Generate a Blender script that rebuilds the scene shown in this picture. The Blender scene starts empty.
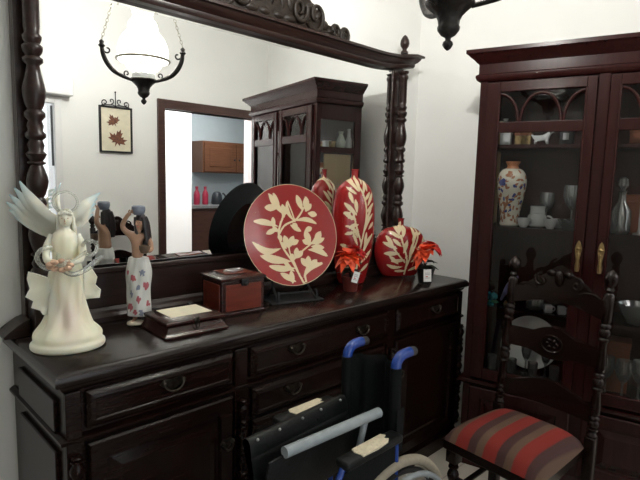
import bpy, bmesh, math, random
import numpy as np
from mathutils import Vector, Matrix
random.seed(7)
PI = math.pi
sc = bpy.context.scene
COL = sc.collection
ZT = 0.927                                   # height of the sideboard top
CAMP = (-.4494, -1.913, 1.458)
KS = .952                                    # the sideboard stands a little nearer than its unit size
def near(x, y): return (CAMP[0]+(x-CAMP[0])*KS, CAMP[1]+(y-CAMP[1])*KS)

# ------------------------------------------------------------------ materials
def new_mat(name):
    m = bpy.data.materials.new(name); m.use_nodes = True
    nt = m.node_tree
    b = nt.nodes['Principled BSDF']
    return m, nt, b

def setp(b, **k):
    for kk, v in k.items():
        s = b.inputs[kk.replace('_', ' ')]
        s.default_value = (*v, 1) if isinstance(v, tuple) and len(v) == 3 else v

def plain(name, col, rough=.5, metal=0., noise=.0, nscale=30., bump=0., spec=.5, **k):
    m, nt, b = new_mat(name)
    setp(b, Base_Color=col, Roughness=rough, Metallic=metal)
    b.inputs['Specular IOR Level'].default_value = spec
    setp(b, **k)
    tc = nt.nodes.new('ShaderNodeTexCoord')
    n = nt.nodes.new('ShaderNodeTexNoise'); n.inputs['Scale'].default_value = nscale; n.inputs['Detail'].default_value = 4
    nt.links.new(tc.outputs['Object'], n.inputs['Vector'])
    r = nt.nodes.new('ShaderNodeValToRGB')
    a = 1 - noise
    r.color_ramp.elements[0].color = (col[0]*a, col[1]*a, col[2]*a, 1)
    c = 1 + noise
    r.color_ramp.elements[1].color = (min(1, col[0]*c), min(1, col[1]*c), min(1, col[2]*c), 1)
    r.color_ramp.elements[0].position = .3; r.color_ramp.elements[1].position = .7
    nt.links.new(n.outputs['Fac'], r.inputs['Fac']); nt.links.new(r.outputs['Color'], b.inputs['Base Color'])
    if bump:
        bp = nt.nodes.new('ShaderNodeBump'); bp.inputs['Strength'].default_value = bump; bp.inputs['Distance'].default_value = .01
        nt.links.new(n.outputs['Fac'], bp.inputs['Height']); nt.links.new(bp.outputs['Normal'], b.inputs['Normal'])
    return m

def wood(name, c1, c2, rough=.28, scale=(3, 40, 40), spec=.5, bump=.03):
    m, nt, b = new_mat(name)
    tc = nt.nodes.new('ShaderNodeTexCoord'); mp = nt.nodes.new('ShaderNodeMapping')
    mp.inputs['Scale'].default_value = scale
    n = nt.nodes.new('ShaderNodeTexNoise'); n.inputs['Scale'].default_value = 1.6; n.inputs['Detail'].default_value = 6
    n.inputs['Distortion'].default_value = .8
    r = nt.nodes.new('ShaderNodeValToRGB')
    r.color_ramp.elements[0].color = (*c1, 1); r.color_ramp.elements[1].color = (*c2, 1)
    r.color_ramp.elements[0].position = .32; r.color_ramp.elements[1].position = .72
    nt.links.new(tc.outputs['Object'], mp.inputs['Vector']); nt.links.new(mp.outputs['Vector'], n.inputs['Vector'])
    nt.links.new(n.outputs['Fac'], r.inputs['Fac']); nt.links.new(r.outputs['Color'], b.inputs['Base Color'])
    bp = nt.nodes.new('ShaderNodeBump'); bp.inputs['Strength'].default_value = bump; bp.inputs['Distance'].default_value = .005
    nt.links.new(n.outputs['Fac'], bp.inputs['Height']); nt.links.new(bp.outputs['Normal'], b.inputs['Normal'])
    setp(b, Roughness=rough); b.inputs['Specular IOR Level'].default_value = spec
    return m

def glass(name, tint=(1, 1, 1), gloss=.12, body=0., bcol=(.8, .85, .85), rough=.02):
    """thin clear glass: mostly straight-through, fresnel weighted reflections, a little milky body"""
    m, nt, b = new_mat(name)
    out = nt.nodes['Material Output']; nt.nodes.remove(b)
    tr = nt.nodes.new('ShaderNodeBsdfTransparent'); tr.inputs['Color'].default_value = (*tint, 1)
    gl = nt.nodes.new('ShaderNodeBsdfGlossy'); gl.inputs['Roughness'].default_value = rough
    fr = nt.nodes.new('ShaderNodeFresnel'); fr.inputs['IOR'].default_value = 1.5
    ma = nt.nodes.new('ShaderNodeMath'); ma.operation = 'ADD'; ma.use_clamp = True; ma.inputs[1].default_value = gloss - .04
    nt.links.new(fr.outputs['Fac'], ma.inputs[0])
    mx = nt.nodes.new('ShaderNodeMixShader')
    nt.links.new(ma.outputs[0], mx.inputs['Fac']); nt.links.new(tr.outputs[0], mx.inputs[1]); nt.links.new(gl.outputs[0], mx.inputs[2])
    last = mx
    if body:
        df = nt.nodes.new('ShaderNodeBsdfDiffuse'); df.inputs['Color'].default_value = (*bcol, 1)
        m2 = nt.nodes.new('ShaderNodeMixShader'); m2.inputs['Fac'].default_value = body
        nt.links.new(mx.outputs[0], m2.inputs[1]); nt.links.new(df.outputs[0], m2.inputs[2]); last = m2
    nt.links.new(last.outputs[0], out.inputs['Surface'])
    return m

def pattern_mat(name, base, ink, rough=.15, third=None, lo=.46, hi=.54, noise=.12):
    """two-colour glaze: the painted motif is stored as a per-vertex mask"""
    m, nt, b = new_mat(name)
    at = nt.nodes.new('ShaderNodeAttribute'); at.attribute_name = 'motif'
    sep = nt.nodes.new('ShaderNodeSeparateColor'); nt.links.new(at.outputs['Color'], sep.inputs['Color'])
    r = nt.nodes.new('ShaderNodeMapRange'); r.inputs['From Min'].default_value = lo; r.inputs['From Max'].default_value = hi
    nt.links.new(sep.outputs[0], r.inputs['Value'])
    mx = nt.nodes.new('ShaderNodeMix'); mx.data_type = 'RGBA'
    mx.inputs['A'].default_value = (*base, 1); mx.inputs['B'].default_value = (*ink, 1)
    nt.links.new(r.outputs['Result'], mx.inputs['Factor'])
    last = mx
    if third:
        r2 = nt.nodes.new('ShaderNodeMapRange'); r2.inputs['From Min'].default_value = lo; r2.inputs['From Max'].default_value = hi
        nt.links.new(sep.outputs[1], r2.inputs['Value'])
        m2 = nt.nodes.new('ShaderNodeMix'); m2.data_type = 'RGBA'; m2.inputs['B'].default_value = (*third, 1)
        nt.links.new(mx.outputs['Result'], m2.inputs['A']); nt.links.new(r2.outputs['Result'], m2.inputs['Factor']); last = m2
    nt.links.new(last.outputs['Result'], b.inputs['Base Color'])
    setp(b, Roughness=rough)
    return m

M = {}
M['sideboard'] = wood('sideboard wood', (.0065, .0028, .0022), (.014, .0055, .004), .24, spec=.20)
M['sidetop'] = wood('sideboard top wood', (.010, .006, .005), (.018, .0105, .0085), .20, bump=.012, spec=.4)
M['frame'] = wood('mirror frame wood', (.013, .0065, .0052), (.030, .0135, .0105), .30, spec=.4)
M['crest'] = plain('carved crest wood', (.016, .011, .008), .4, noise=.35, nscale=40, bump=.3, spec=.25)
M['cabinet'] = wood('cabinet wood', (.020, .0042, .0038), (.030, .0062, .0055), .25, (30, 30, 2.5), spec=.3)
M['cabinetin'] = wood('cabinet inside wood', (.006, .0024, .0022), (.011, .0042, .0036), .6, spec=.08)
M['chair'] = wood('chair wood', (.007, .003, .0024), (.014, .0058, .0044), .22, spec=.3)
M['boxred'] = wood('box red wood', (.11, .017, .009), (.19, .032, .014), .28)
M['boxdark'] = wood('box dark wood', (.022, .0065, .005), (.045, .012, .009), .22)
M['doorwood'] = wood('door frame wood', (.05, .022, .018), (.085, .04, .032), .4)
M['kitchenwood'] = wood('kitchen cabinet wood', (.14, .055, .026), (.21, .085, .04), .4)
M['kitchendark'] = wood('dark kitchen wood', (.05, .02, .014), (.09, .035, .022), .4)
M['wall'] = plain('white wall paint', (.89, .89, .865), .85, noise=.02, nscale=3, bump=.05, spec=.2)
M['kwall'] = plain('kitchen wall tile paint', (.55, .62, .64), .6, noise=.04, nscale=5)
M['hwall'] = plain('passage white paint', (.9, .9, .9), .8, noise=.01, nscale=4)
M['pinkwall'] = plain('passage pale pink paint', (.84, .74, .74), .8, noise=.01, nscale=4)
M['ceil'] = plain('ceiling paint', (.86, .86, .82), .9, noise=.01)
M['white'] = plain('white lacquer', (.85, .85, .84), .35, noise=.01)
M['gap'] = plain('dark rubber seal', (.06, .065, .07), .6)
M['bronze'] = plain('dark bronze', (.030, .027, .026), .38, metal=.6, noise=.4, nscale=60, bump=.2)
M['iron'] = plain('black iron', (.012, .012, .014), .5, metal=.3)
M['chain'] = plain('pale brass chain', (.35, .33, .27), .35, metal=.8)
M['brass'] = plain('brass', (.36, .26, .12), .3, metal=1, noise=.3, nscale=80)
M['oldbrass'] = plain('tarnished brass', (.05, .042, .034), .33, metal=.9, noise=.4, nscale=90)
M['chrome'] = plain('steel', (.55, .56, .57), .28, metal=1)
M['greytube'] = plain('grey painted tube', (.30, .34, .36), .35, metal=.15, noise=.06, nscale=50)
M['blue'] = plain('blue enamel', (.014, .05, .26), .2, noise=.12, nscale=30)
M['black'] = plain('black vinyl', (.0065, .008, .008), .42, spec=.25, noise=.3, nscale=90, bump=.08)
M['rubberblack'] = plain('black rubber', (.011, .011, .012), .6, noise=.2)
M['blackcloth'] = plain('black nylon cloth', (.006, .0075, .0075), .7, spec=.12, noise=.3, nscale=120, bump=.1)
M['foam'] = plain('worn foam', (.68, .60, .44), .85, noise=.12, nscale=90, bump=.3)
M['tyre'] = plain('beige tyre rubber', (.33, .29, .22), .7, noise=.1, nscale=60)
M['paper'] = plain('white paper', (.82, .82, .80), .7, noise=.01)
M['print'] = plain('grey print', (.35, .33, .36), .7)
M['redprint'] = plain('red print', (.62, .10, .08), .7)
M['petal'] = plain('poinsettia petal', (.78, .075, .018), .5, noise=.25, nscale=40)
M['petalred'] = plain('deep red petal', (.50, .012, .014), .5, noise=.25, nscale=40)
M['leaf'] = plain('dark green leaf', (.010, .022, .012), .5, noise=.3, nscale=40)
M['pot'] = plain('terracotta red pot', (.17, .030, .022), .5, noise=.15)
M['potblack'] = plain('dark plastic pot', (.015, .014, .014), .4)
M['cream'] = plain('cream card', (.78, .72, .55), .6, noise=.06, nscale=25)
M['maple'] = plain('brown maple leaf', (.17, .065, .035), .6, noise=.4, nscale=60)
M['skin'] = plain('tan glazed porcelain', (.40, .235, .155), .35, noise=.08, nscale=40)
M['hair'] = plain('dark glazed hair', (.018, .014, .016), .3, noise=.3, nscale=80, bump=.3)
M['slate'] = plain('slate blue glaze', (.20, .23, .29), .35, noise=.15, nscale=60)
M['jarbrown'] = plain('brown stoneware', (.115, .075, .05), .5, noise=.2, nscale=50)
M['robe'] = plain('pale grey porcelain', (.62, .63, .62), .3, noise=.06)
M['rock'] = plain('cream porcelain', (.68, .60, .48), .35, noise=.1)
M['bluebird'] = plain('violet glazed bird', (.22, .20, .42), .3, noise=.5, nscale=40)
M['teal'] = plain('teal glass', (.02, .24, .30), .15, noise=.5, nscale=50)
M['green'] = plain('green glaze', (.02, .16, .08), .2, noise=.4, nscale=50)
M['porcelain'] = plain('white porcelain', (.62, .64, .64), .15, noise=.03)
M['tan'] = plain('tan card', (.46, .34, .17), .7, noise=.05, nscale=8)
M['orange'] = plain('orange brown card', (.22, .065, .025), .5, noise=.15, nscale=10)
M['redbottle'] = plain('red plastic', (.45, .03, .07), .35)
M['darkplastic'] = plain('dark plastic', (.03, .035, .04), .4)
M['counter'] = plain('grey counter', (.22, .22, .22), .4, noise=.2, nscale=80)
M['bluecloth'] = plain('light blue cloth', (.25, .45, .62), .8)
M['gold'] = plain('faded gilt', (.30, .21, .09), .4, metal=.5, noise=.4, nscale=60)
M['pane'] = glass('cabinet pane', (1, 1, 1), .02)
M['windowpane'] = glass('window pane', (1, 1, 1), .05)
M['crystal'] = glass('cut crystal', (.93, .96, .96), .22, body=.10, rough=.08)
M['lampglass'] = glass('lamp clear glass', (.97, .97, .95), .10, body=.35, bcol=(.9, .9, .88))
m, nt, b = new_mat('mirror silver'); setp(b, Base_Color=(.90, .91, .90), Metallic=1., Roughness=0.0); M['mirror'] = m
m, nt, b = new_mat('opal lamp glass')
setp(b, Base_Color=(.95, .95, .92), Roughness=.3); setp(b, Emission_Color=(1., .965, .88)); b.inputs['Emission Strength'].default_value = 2.4
M['opal'] = m
m, nt, b = new_mat('lamp bulb'); setp(b, Emission_Color=(1., .95, .85)); b.inputs['Emission Strength'].default_value = 12.; M['bulb'] = m

# floor: cream tiles with grout
m, nt, b = new_mat('floor tiles')
tc = nt.nodes.new('ShaderNodeTexCoord'); br = nt.nodes.new('ShaderNodeTexBrick')
br.offset = 0; br.inputs['Scale'].default_value = 1; br.inputs['Brick Width'].default_value = .33; br.inputs['Row Height'].default_value = .33
br.inputs['Mortar Size'].default_value = .004
br.inputs['Color1'].default_value = (.38, .35, .30, 1); br.inputs['Color2'].default_value = (.42, .385, .33, 1); br.inputs['Mortar'].default_value = (.25, .23, .2, 1)
nt.links.new(tc.outputs['Object'], br.inputs['Vector']); nt.links.new(br.outputs['Color'], b.inputs['Base Color']); setp(b, Roughness=.3)
M['floor'] = m

# chair cushion: woven stripes across the seat
m, nt, b = new_mat('striped cushion')
tc = nt.nodes.new('ShaderNodeTexCoord'); sp = nt.nodes.new('ShaderNodeSeparateXYZ'); nt.links.new(tc.outputs['Object'], sp.inputs[0])
ma = nt.nodes.new('ShaderNodeMath'); ma.operation = 'MULTIPLY_ADD'; ma.inputs[1].default_value = 1/.118; ma.inputs[2].default_value = 10.70
fr = nt.nodes.new('ShaderNodeMath'); fr.operation = 'FRACT'
nt.links.new(sp.outputs['X'], ma.inputs[0]); nt.links.new(ma.outputs[0], fr.inputs[0])
cr = nt.nodes.new('ShaderNodeValToRGB'); cr.color_ramp.interpolation = 'LINEAR'
els = [(0, (.045, .016, .014)), (.24, (.045, .016, .014)), (.29, (.095, .054, .034)), (.50, (.095, .054, .034)), (.55, (.19, .010, .005)), (.95, (.19, .011, .006)), (1., (.045, .016, .014))]
cr.color_ramp.elements[0].position = 0; cr.color_ramp.elements[0].color = (*els[0][1], 1)
cr.color_ramp.elements[1].position = 1; cr.color_ramp.elements[1].color = (*els[-1][1], 1)
for p_, c_ in els[1:-1]:
    e = cr.color_ramp.elements.new(p_); e.color = (*c_, 1)
nt.links.new(fr.outputs[0], cr.inputs['Fac'])
nz = nt.nodes.new('ShaderNodeTexNoise'); nz.inputs['Scale'].default_value = 300; nt.links.new(tc.outputs['Object'], nz.inputs['Vector'])
bp = nt.nodes.new('ShaderNodeBump'); bp.inputs['Strength'].default_value = .25; bp.inputs['Distance'].default_value = .003
nt.links.new(nz.outputs['Fac'], bp.inputs['Height']); nt.links.new(bp.outputs['Normal'], b.inputs['Normal'])
nt.links.new(cr.outputs['Color'], b.inputs['Base Color']); setp(b, Roughness=.85)
M['stripes'] = m

RED = (.27, .0115, .012); IVORY = (.74, .60, .38)
M['redglaze'] = pattern_mat('red and ivory glaze', RED, IVORY, .16)
M['plateback'] = plain('black plate back', (.006, .008, .010), .5, spec=.2)
M['famille'] = pattern_mat('floral porcelain glaze', (.74, .71, .60), (.40, .17, .08), .2, third=(.05, .07, .25))
M['skirt'] = pattern_mat('flowered white porcelain', (.66, .67, .64), (.42, .10, .12), .3, third=(.22, .25, .33))
m = pattern_mat('frosted resin', (.93, .90, .71), (.34, .60, .66), .42, third=(.84, .64, .62), lo=0., hi=1.)
bb = m.node_tree.nodes['Principled BSDF']
bb.inputs['Subsurface Weight'].default_value = .6; bb.inputs['Subsurface Radius'].default_value = (.03, .025, .02); bb.inputs['Subsurface Scale'].default_value = 1.
M['resin'] = m
M['resinclear'] = glass('clear resin', (.97, .98, .95), .10, body=.16, bcol=(.85, .88, .85), rough=.12)
m = plain('flesh resin', (.62, .40, .27), .4, noise=.3, nscale=60); M['fleshresin'] = m

# ------------------------------------------------------------------ mesh helpers
class B:
    def __init__(s, mats=None):
        s.bm = bmesh.new(); s.mats = mats
        s.mi = 0
    def _f(s, vs):
        try:
            f = s.bm.faces.new(vs); f.material_index = s.mi; return f
        except ValueError:
            return None
    def box(s, x0, x1, y0, y1, z0, z1, bev=0., seg=2):
        r = bmesh.ops.create_cube(s.bm, size=1)
        vs = r['verts']
        for v in vs:
            v.co = Vector(((x0+x1)/2 + v.co.x*(x1-x0), (y0+y1)/2 + v.co.y*(y1-y0), (z0+z1)/2 + v.co.z*(z1-z0)))
        fs = set(f for v in vs for f in v.link_faces)
        for f in fs: f.material_index = s.mi
        if bev:
            es = list(set(e for v in vs for e in v.link_edges))
            bmesh.ops.bevel(s.bm, geom=es, offset=bev, segments=seg, affect='EDGES', profile=.5)
        return s
    def rings(s, rings, caps=(True, True), close=False, matfn=None):
        vv = [[s.bm.verts.new(p) for p in r] for r in rings]
        n = len(vv[0]); k = len(vv)
        for i in range(k if close else k-1):
            a, c = vv[i], vv[(i+1) % k]
            for j in range(n):
                s._f((a[j], a[(j+1) % n], c[(j+1) % n], c[j]))
        if not close:
            if caps[0]: s._f(list(reversed(vv[0])))
            if caps[1]: s._f(vv[-1])
        return vv
    def lathe(s, prof, n=24, at=(0, 0, 0), ex=1., ey=1., mtx=None, wob=None, caps=(True, True)):
        rr = []
        for r, z in prof:
            ring = []
            for j in range(n):
                a = 2*PI*j/n
                q = r*(1 + (wob(a, z) if wob else 0))
                p = Vector((q*math.cos(a)*ex, q*math.sin(a)*ey, z))
                if mtx: p = mtx @ p
                ring.append(p + Vector(at))
            rr.append(ring)
        s.rings(rr, caps); return s
    def tube(s, pts, r, n=10, closed=False, caps=(True, True), flat=1.):
        pts = [Vector(p) for p in pts]; k = len(pts)
        rs = r if isinstance(r, (list, tuple)) else [r]*k
        up = None; rr = []
        for i, p in enumerate(pts):
            if closed: t = pts[(i+1) % k] - pts[i-1]
            else: t = pts[min(i+1, k-1)] - pts[max(i-1, 0)]
            t.normalize()
            if up is None:
                up = Vector((0, 0, 1)) if abs(t.z) < .9 else Vector((1, 0, 0))
            u = (up - t*up.dot(t)); u.normalize(); w = t.cross(u); up = u
            rr.append([p + (u*math.cos(2*PI*j/n)*flat + w*math.sin(2*PI*j/n))*rs[i] for j in range(n)])
        s.rings(rr, caps, close=closed); return s
    def ball(s, c, r, n=16, m=10, rot=None):
        r = r if isinstance(r, (tuple, list)) else (r, r, r)
        rr = []
        for i in range(m+1):
            a = -PI/2 + PI*(.02 + .96*i/m)
            ring = []
            for j in range(n):
                t = 2*PI*j/n
                p = Vector((r[0]*math.cos(a)*math.cos(t), r[1]*math.cos(a)*math.sin(t), r[2]*math.sin(a)))
                if rot: p = rot @ p
                ring.append(p + Vector(c))
            rr.append(ring)
        s.rings(rr); return s
    def prism(s, poly, t0, t1, plane='xz', bev=0., fn=None):
        """extrude a 2-D outline; plane xz: thickness along y; xy: along z; yz: along x"""
        def P(a, c, t):
            return {'xz': Vector((a, t, c)), 'xy': Vector((a, c, t)), 'yz': Vector((t, a, c))}[plane]
        a = [s.bm.verts.new(P(x, z, t0)) for x, z in poly]; c = [s.bm.verts.new(P(x, z, t1)) for x, z in poly]
        n = len(poly); fs = []
        for j in range(n): fs.append(s._f((a[j], a[(j+1) % n], c[(j+1) % n], c[j])))
        fs += [s._f(list(reversed(a))), s._f(c)]
        if bev:
            es = [e for v in a + c for e in v.link_edges if not ((e.verts[0] in a) ^ (e.verts[1] in a))]
            bmesh.ops.bevel(s.bm, geom=list(set(es)), offset=bev, segments=2, affect='EDGES', profile=.5)
        return s
    def mould(s, x0, x1, y0, y1, prof):
        """stack of rectangles pushed out at front and sides by prof (out, z); the back stays straight"""
        rr = []
        for o, z in prof:
            rr.append([Vector((x0-o, y0-o, z)), Vector((x1+o, y0-o, z)), Vector((x1+o, y1, z)), Vector((x0-o, y1, z))])
        s.rings(rr); return s
    def xf(s, mtx):
        bmesh.ops.transform(s.bm, matrix=mtx, verts=s.bm.verts[:]); return s
    def done(s, name, mat, parent=None, smooth=False, angle=40, loc=None):
        bm = s.bm
        bmesh.ops.recalc_face_normals(bm, faces=bm.faces[:])
        me = bpy.data.meshes.new(name)
        if smooth:
            for f in bm.faces: f.smooth = True
            lim = math.radians(angle)
            for e in bm.edges:
                if len(e.link_faces) == 2 and e.calc_face_angle(0) > lim: e.smooth = False
        bm.to_mesh(me); bm.free()
        for mm in (mat if isinstance(mat, (list, tuple)) else [mat]): me.materials.append(mm)
        o = bpy.data.objects.new(name, me); COL.objects.link(o)
        if parent: o.parent = parent
        if loc: o.location = loc
        return o

def tag(o, label, cat, group=None):
    o['label'] = label; o['category'] = cat
    if group: o['group'] = group
    return o
def thing(name, label, cat, loc=(0, 0, 0), rz=0., group=None):
    o = bpy.data.objects.new(name, None); COL.objects.link(o)
    o.location = loc; o.rotation_euler = (0, 0, rz); o.empty_display_size = .05
    return tag(o, label, cat, group)
def struct(o):
    o['kind'] = 'structure'; return o
def dup(root, loc, rz, label, group=None):
    r = root.copy(); COL.objects.link(r); r.location = loc; r.rotation_euler = (0, 0, rz)
    r['label'] = label
    if group: r['group'] = group
    for ch in list(root.children):
        c = ch.copy(); COL.objects.link(c); c.parent = r
        for g in list(ch.children):
            d = g.copy(); COL.objects.link(d); d.parent = c
    return r
def skin(name, verts, edges, mat, parent, sub=2, loc=None):
    me = bpy.data.meshes.new(name)
    me.from_pydata([v[0] for v in verts], edges, [])
    o = bpy.data.objects.new(name, me); COL.objects.link(o); o.parent = parent
    md = o.modifiers.new('skin', 'SKIN'); md.use_smooth_shade = True; md.branch_smoothing = .6
    if not me.skin_vertices: raise RuntimeError('no skin layer')
    for i, v in enumerate(verts):
        sv = me.skin_vertices[0].data[i]; r = v[1]
        sv.radius = r if isinstance(r, tuple) else (r, r)
        sv.use_root = (i == 0)
    s = o.modifiers.new('sub', 'SUBSURF'); s.levels = sub; s.render_levels = sub
    me.materials.append(mat)
    return o
def arc(c, r, a0, a1, n=12, plane='xz', y=0.):
    out = []
    for i in range(n+1):
        a = a0 + (a1-a0)*i/n
        p = (c[0] + r*math.cos(a), c[1] + r*math.sin(a))
        out.append({'xz': (p[0], y, p[1]), 'xy': (p[0], p[1], y), 'yz': (y, p[0], p[1])}[plane])
    return out
def spiral(c, r0, r1, a0, a1, n=20, y=0.):
    return [(c[0] + (r0+(r1-r0)*i/n)*math.cos(a0+(a1-a0)*i/n), y, c[1] + (r0+(r1-r0)*i/n)*math.sin(a0+(a1-a0)*i/n)) for i in range(n+1)]
def R(d): return math.radians(d)

# turned column profile: list of (r, z) for a post of height h, repeating balusters
def turned(h, r, motif=.22, z0=0.):
    base = [(.62, 0), (1., .03), (1., .07), (.66, .09), (.9, .12), (.66, .15), (.55, .2), (.8, .32), (1.06, .46), (1.1, .54), (.9, .66), (.55, .76), (.95, .80), (.95, .84), (.6, .86), (.85, .92), (.62, .96)]
    k = max(1, round(h/motif)); L = h/k; out = []
    for i in range(k):
        seq = base if i >= k/2 else [(a, 1-t) for a, t in reversed(base)]
        for a, t in seq: out.append((a*r, z0 + (i+t)*L))
    return out

# ------------------------------------------------------------------ motif masks
def d_seg(P, a, c):
    a = np.array(a, float); c = np.array(c, float); v = c-a; w = P-a
    t = np.clip((w@v)/(v@v + 1e-12), 0, 1)
    return np.hypot(*(w - t[:, None]*v).T)
def m_stem(P, pts, w):
    d = np.full(len(P), 9.)
    for i in range(len(pts)-1): d = np.minimum(d, d_seg(P, pts[i], pts[i+1]))
    return w - d
def m_leaf(P, a, c, w, bend=0., full=.9):
    a = np.array(a, float); c = np.array(c, float); v = c-a; L = np.hypot(*v); e = v/L; nrm = np.array([-e[1], e[0]])
    q = P-a; u = (q@e)/L; s = q@nrm - bend*np.sin(np.clip(u, 0, 1)*PI)
    uu = np.clip(u, 0, 1)
    hw = w*np.power(np.sin(uu*PI), full)*(0.75+.5*uu)
    f = hw - np.abs(s)
    out = np.maximum(-u, u-1)*L
    return np.where(out > 0, -out, f)
def motif(P, stems, leaves, soft):
    f = np.full(len(P), -9.)
    for pts, w in stems: f = np.maximum(f, m_stem(P, pts, w))
    for l in leaves: f = np.maximum(f, m_leaf(P, *l))
    return np.clip(.5 + f/soft, 0, 1)
def catmull(pts, n=6):
    pts = [np.array(p, float) for p in pts]; out = []
    q = [2*pts[0]-pts[1]] + pts + [2*pts[-1]-pts[-2]]
    for i in range(1, len(q)-2):
        for k in range(n):
            t = k/n
            out.append(.5*((2*q[i]) + (-q[i-1]+q[i+1])*t + (2*q[i-1]-5*q[i]+4*q[i+1]-q[i+2])*t*t + (-q[i-1]+3*q[i]-3*q[i+1]+q[i+2])*t**3))
    out.append(pts[-1]); return out
def set_motif(o, r, g=None):
    me = o.data; at = me.color_attributes.new('motif', 'FLOAT_COLOR', 'POINT')
    c = np.zeros((len(me.vertices), 4), np.float32); c[:, 0] = r; c[:, 3] = 1
    if g is not None: c[:, 1] = g
    at.data.foreach_set('color', c.ravel())
def vcos(o):
    a = np.empty(len(o.data.vertices)*3, np.float32); o.data.vertices.foreach_get('co', a); return a.reshape(-1, 3).astype(float)

# ------------------------------------------------------------------ the room
AX = R(-(90-14.06))
SU = Vector((math.sin(R(14.06)), -math.cos(R(14.06)), 0)); SW = Vector((math.cos(R(14.06)), math.sin(R(14.06)), 0))
YO = -2.30; HC = 2.92; XL = -2.7; XR0 = 2.27
def wall_x(y): return XR0 - y*math.tan(R(14.06))
b = B(); b.box(XL-.2, 5.6, -5.6, .25, -.1, 0); struct(b.done('floor', M['floor']))
b = B(); b.box(XL-.2, 3.4, YO-.14, .25, HC, HC+.1); struct(b.done('ceiling', M['ceil']))
b = B(); b.box(XL-.1, XR0+.4, 0, .12, 0, HC); struct(b.done('wall_back', M['wall']))
b = B(); b.box(XL-.1, XL, YO-.12, 0, 0, HC); struct(b.done('wall_left', M['wall']))
x1 = wall_x(YO-.12)
b = B(); b.prism([(XR0, 0), (x1, YO-.12), (x1+.12, YO-.12), (XR0+.12, .03)], 0, HC, 'xy'); struct(b.done('wall_right', M['wall']))
DX0, DX1, DZ = 1.735, 2.765, 2.01
WX0, WX1, WZ = -.35, .915, 2.00
b = B()
for (xa, xb, za, zb) in ((XL, WX0, 0, HC), (WX0, WX1, WZ, HC), (WX1, DX0, 0, HC), (DX0, DX1, DZ, HC), (DX1, 2.86, 0, HC)):
    b.box(xa, xb, YO-.12, YO, za, zb)
struct(b.done('wall_opposite', M['wall']))
# doorway casing
b = B()
for (xa, xb, za, zb) in ((DX0-.065, DX0, 0, DZ+.075), (DX1, DX1+.065, 0, DZ+.075), (DX0, DX1, DZ, DZ+.075)):
    b.box(xa, xb, YO-.125, YO+.022, za, zb, .004)
struct(b.done('door_1', M['doorwood']))
# balcony window with roller shutter box
b = B()
for (xa, xb, za, zb) in ((WX0, WX0+.05, 0, WZ), (WX1-.05, WX1, 0, WZ), (WX0+.05, WX1-.05, WZ-.05, WZ), (WX0+.05, WX1-.05, 0, .06), (.27, .33, .06, WZ-.05)):
    b.box(xa, xb, YO-.06, YO+.012, za, zb, .004)
wf = struct(b.done('window_1', M['white']))
b = B(); b.box(WX0+.05, .27, YO-.03, YO-.024, .06, WZ-.05); b.done('window_pane', M['windowpane'], wf)
b = B(); b.box(.33, WX1-.05, YO-.03, YO-.024, .06, WZ-.05); b.done('window_pane', M['windowpane'], wf)
b = B(); b.box(.835, .847, YO+.012, YO+.03, 1.50, 1.93, .003); b.done('window_seal', M['gap'], wf)
b = B(); b.box(WX0-.06, WX1+.06, YO, YO+.10, WZ+.005, WZ+.125, .008); struct(b.done('trim_1', M['white']))
# baseboards
b = B(); b.box(XL, -.0, -.012, 0, 0, .08, .003); struct(b.done('baseboard_back', M['white']))
b = B(); b.box(XL, XL+.012, YO, -.012, 0, .08, .003); struct(b.done('baseboard_left', M['white']))
b = B(); b.box(WX1, DX0-.066, YO, YO+.012, 0, .08, .003); struct(b.done('baseboard_opposite', M['white']))

# passage and kitchen behind the doorway
YP = -3.2
b = B(); b.box(1.2, 2.53, YP-.08, YP, 0, 2.6); struct(b.done('wall_passage', M['hwall']))
b = B(); b.box(3.285, 4.0, YP-.08, YP, 0, 2.6); struct(b.done('wall_passage_far', M['pinkwall']))
b = B(); b.box(1.1, 1.2, YP-.08, YO-.12, 0, 2.6); struct(b.done('wall_passage_left', M['hwall']))
b = B(); b.box(3.9, 4.0, YP, YO-.12, 0, 2.6); struct(b.done('wall_passage_right', M['hwall']))
b = B(); b.box(2.84, 4.0, YO-.20, YO-.12, 0, 2.6); struct(b.done('wall_passage_front', M['hwall']))
b = B(); b.box(1.1, 5.5, -5.5, YO-.12, 2.6, 2.7); struct(b.done('ceiling_passage', M['ceil']))
b = B(); b.box(1.9, 5.5, -5.2, -5.1, 0, 2.6); struct(b.done('wall_kitchen', M['kwall']))
b = B(); b.box(5.4, 5.5, -5.1, YP-.08, 0, 2.6); struct(b.done('wall_kitchen_right', M['kwall']))
b = B(); b.box(1.9, 2.0, -5.1, YP-.08, 0, 2.6); struct(b.done('wall_kitchen_left', M['kwall']))
b = B(); b.box(4.0, 5.4, YP-.08, YP, 0, 2.6); struct(b.done('wall_kitchen_front', M['kwall']))

t = thing('kitchen_wall_cabinet', 'brown wooden kitchen wall cabinet seen through the doorway in the mirror', 'cabinet', (3.67, -5.098, 1.50))
b = B(); b.box(0, 1.15, .0, .30, 0, .46, .004); b.done('body', M['kitchenwood'], t)
for k in range(2):
    d = B().box(.02+.56*k, .57+.56*k, .30, .322, .02, .44, .004)
    d.box(.10+.56*k, .49+.56*k, .318, .330, .09, .37, .006)
    d = d.done('door', M['kitchenwood'], t)
    B().ball((.53 if k == 0 else .62, .342, .2), .014, 10, 6).done('knob', M['darkplastic'], d, True)
t = thing('kitchen_base_cabinet', 'brown kitchen base cabinet under the grey counter seen through the doorway', 'cabinet', (2.75, -5.095, 0))
b = B(); b.box(0, 2.2, 0, .58, .0, 1.0, .004); b.done('body', M['kitchendark'], t)
b = B(); b.box(-.02, 2.22, 0, .62, 1.0, 1.04, .004); b.done('counter', M['counter'], t)
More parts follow.
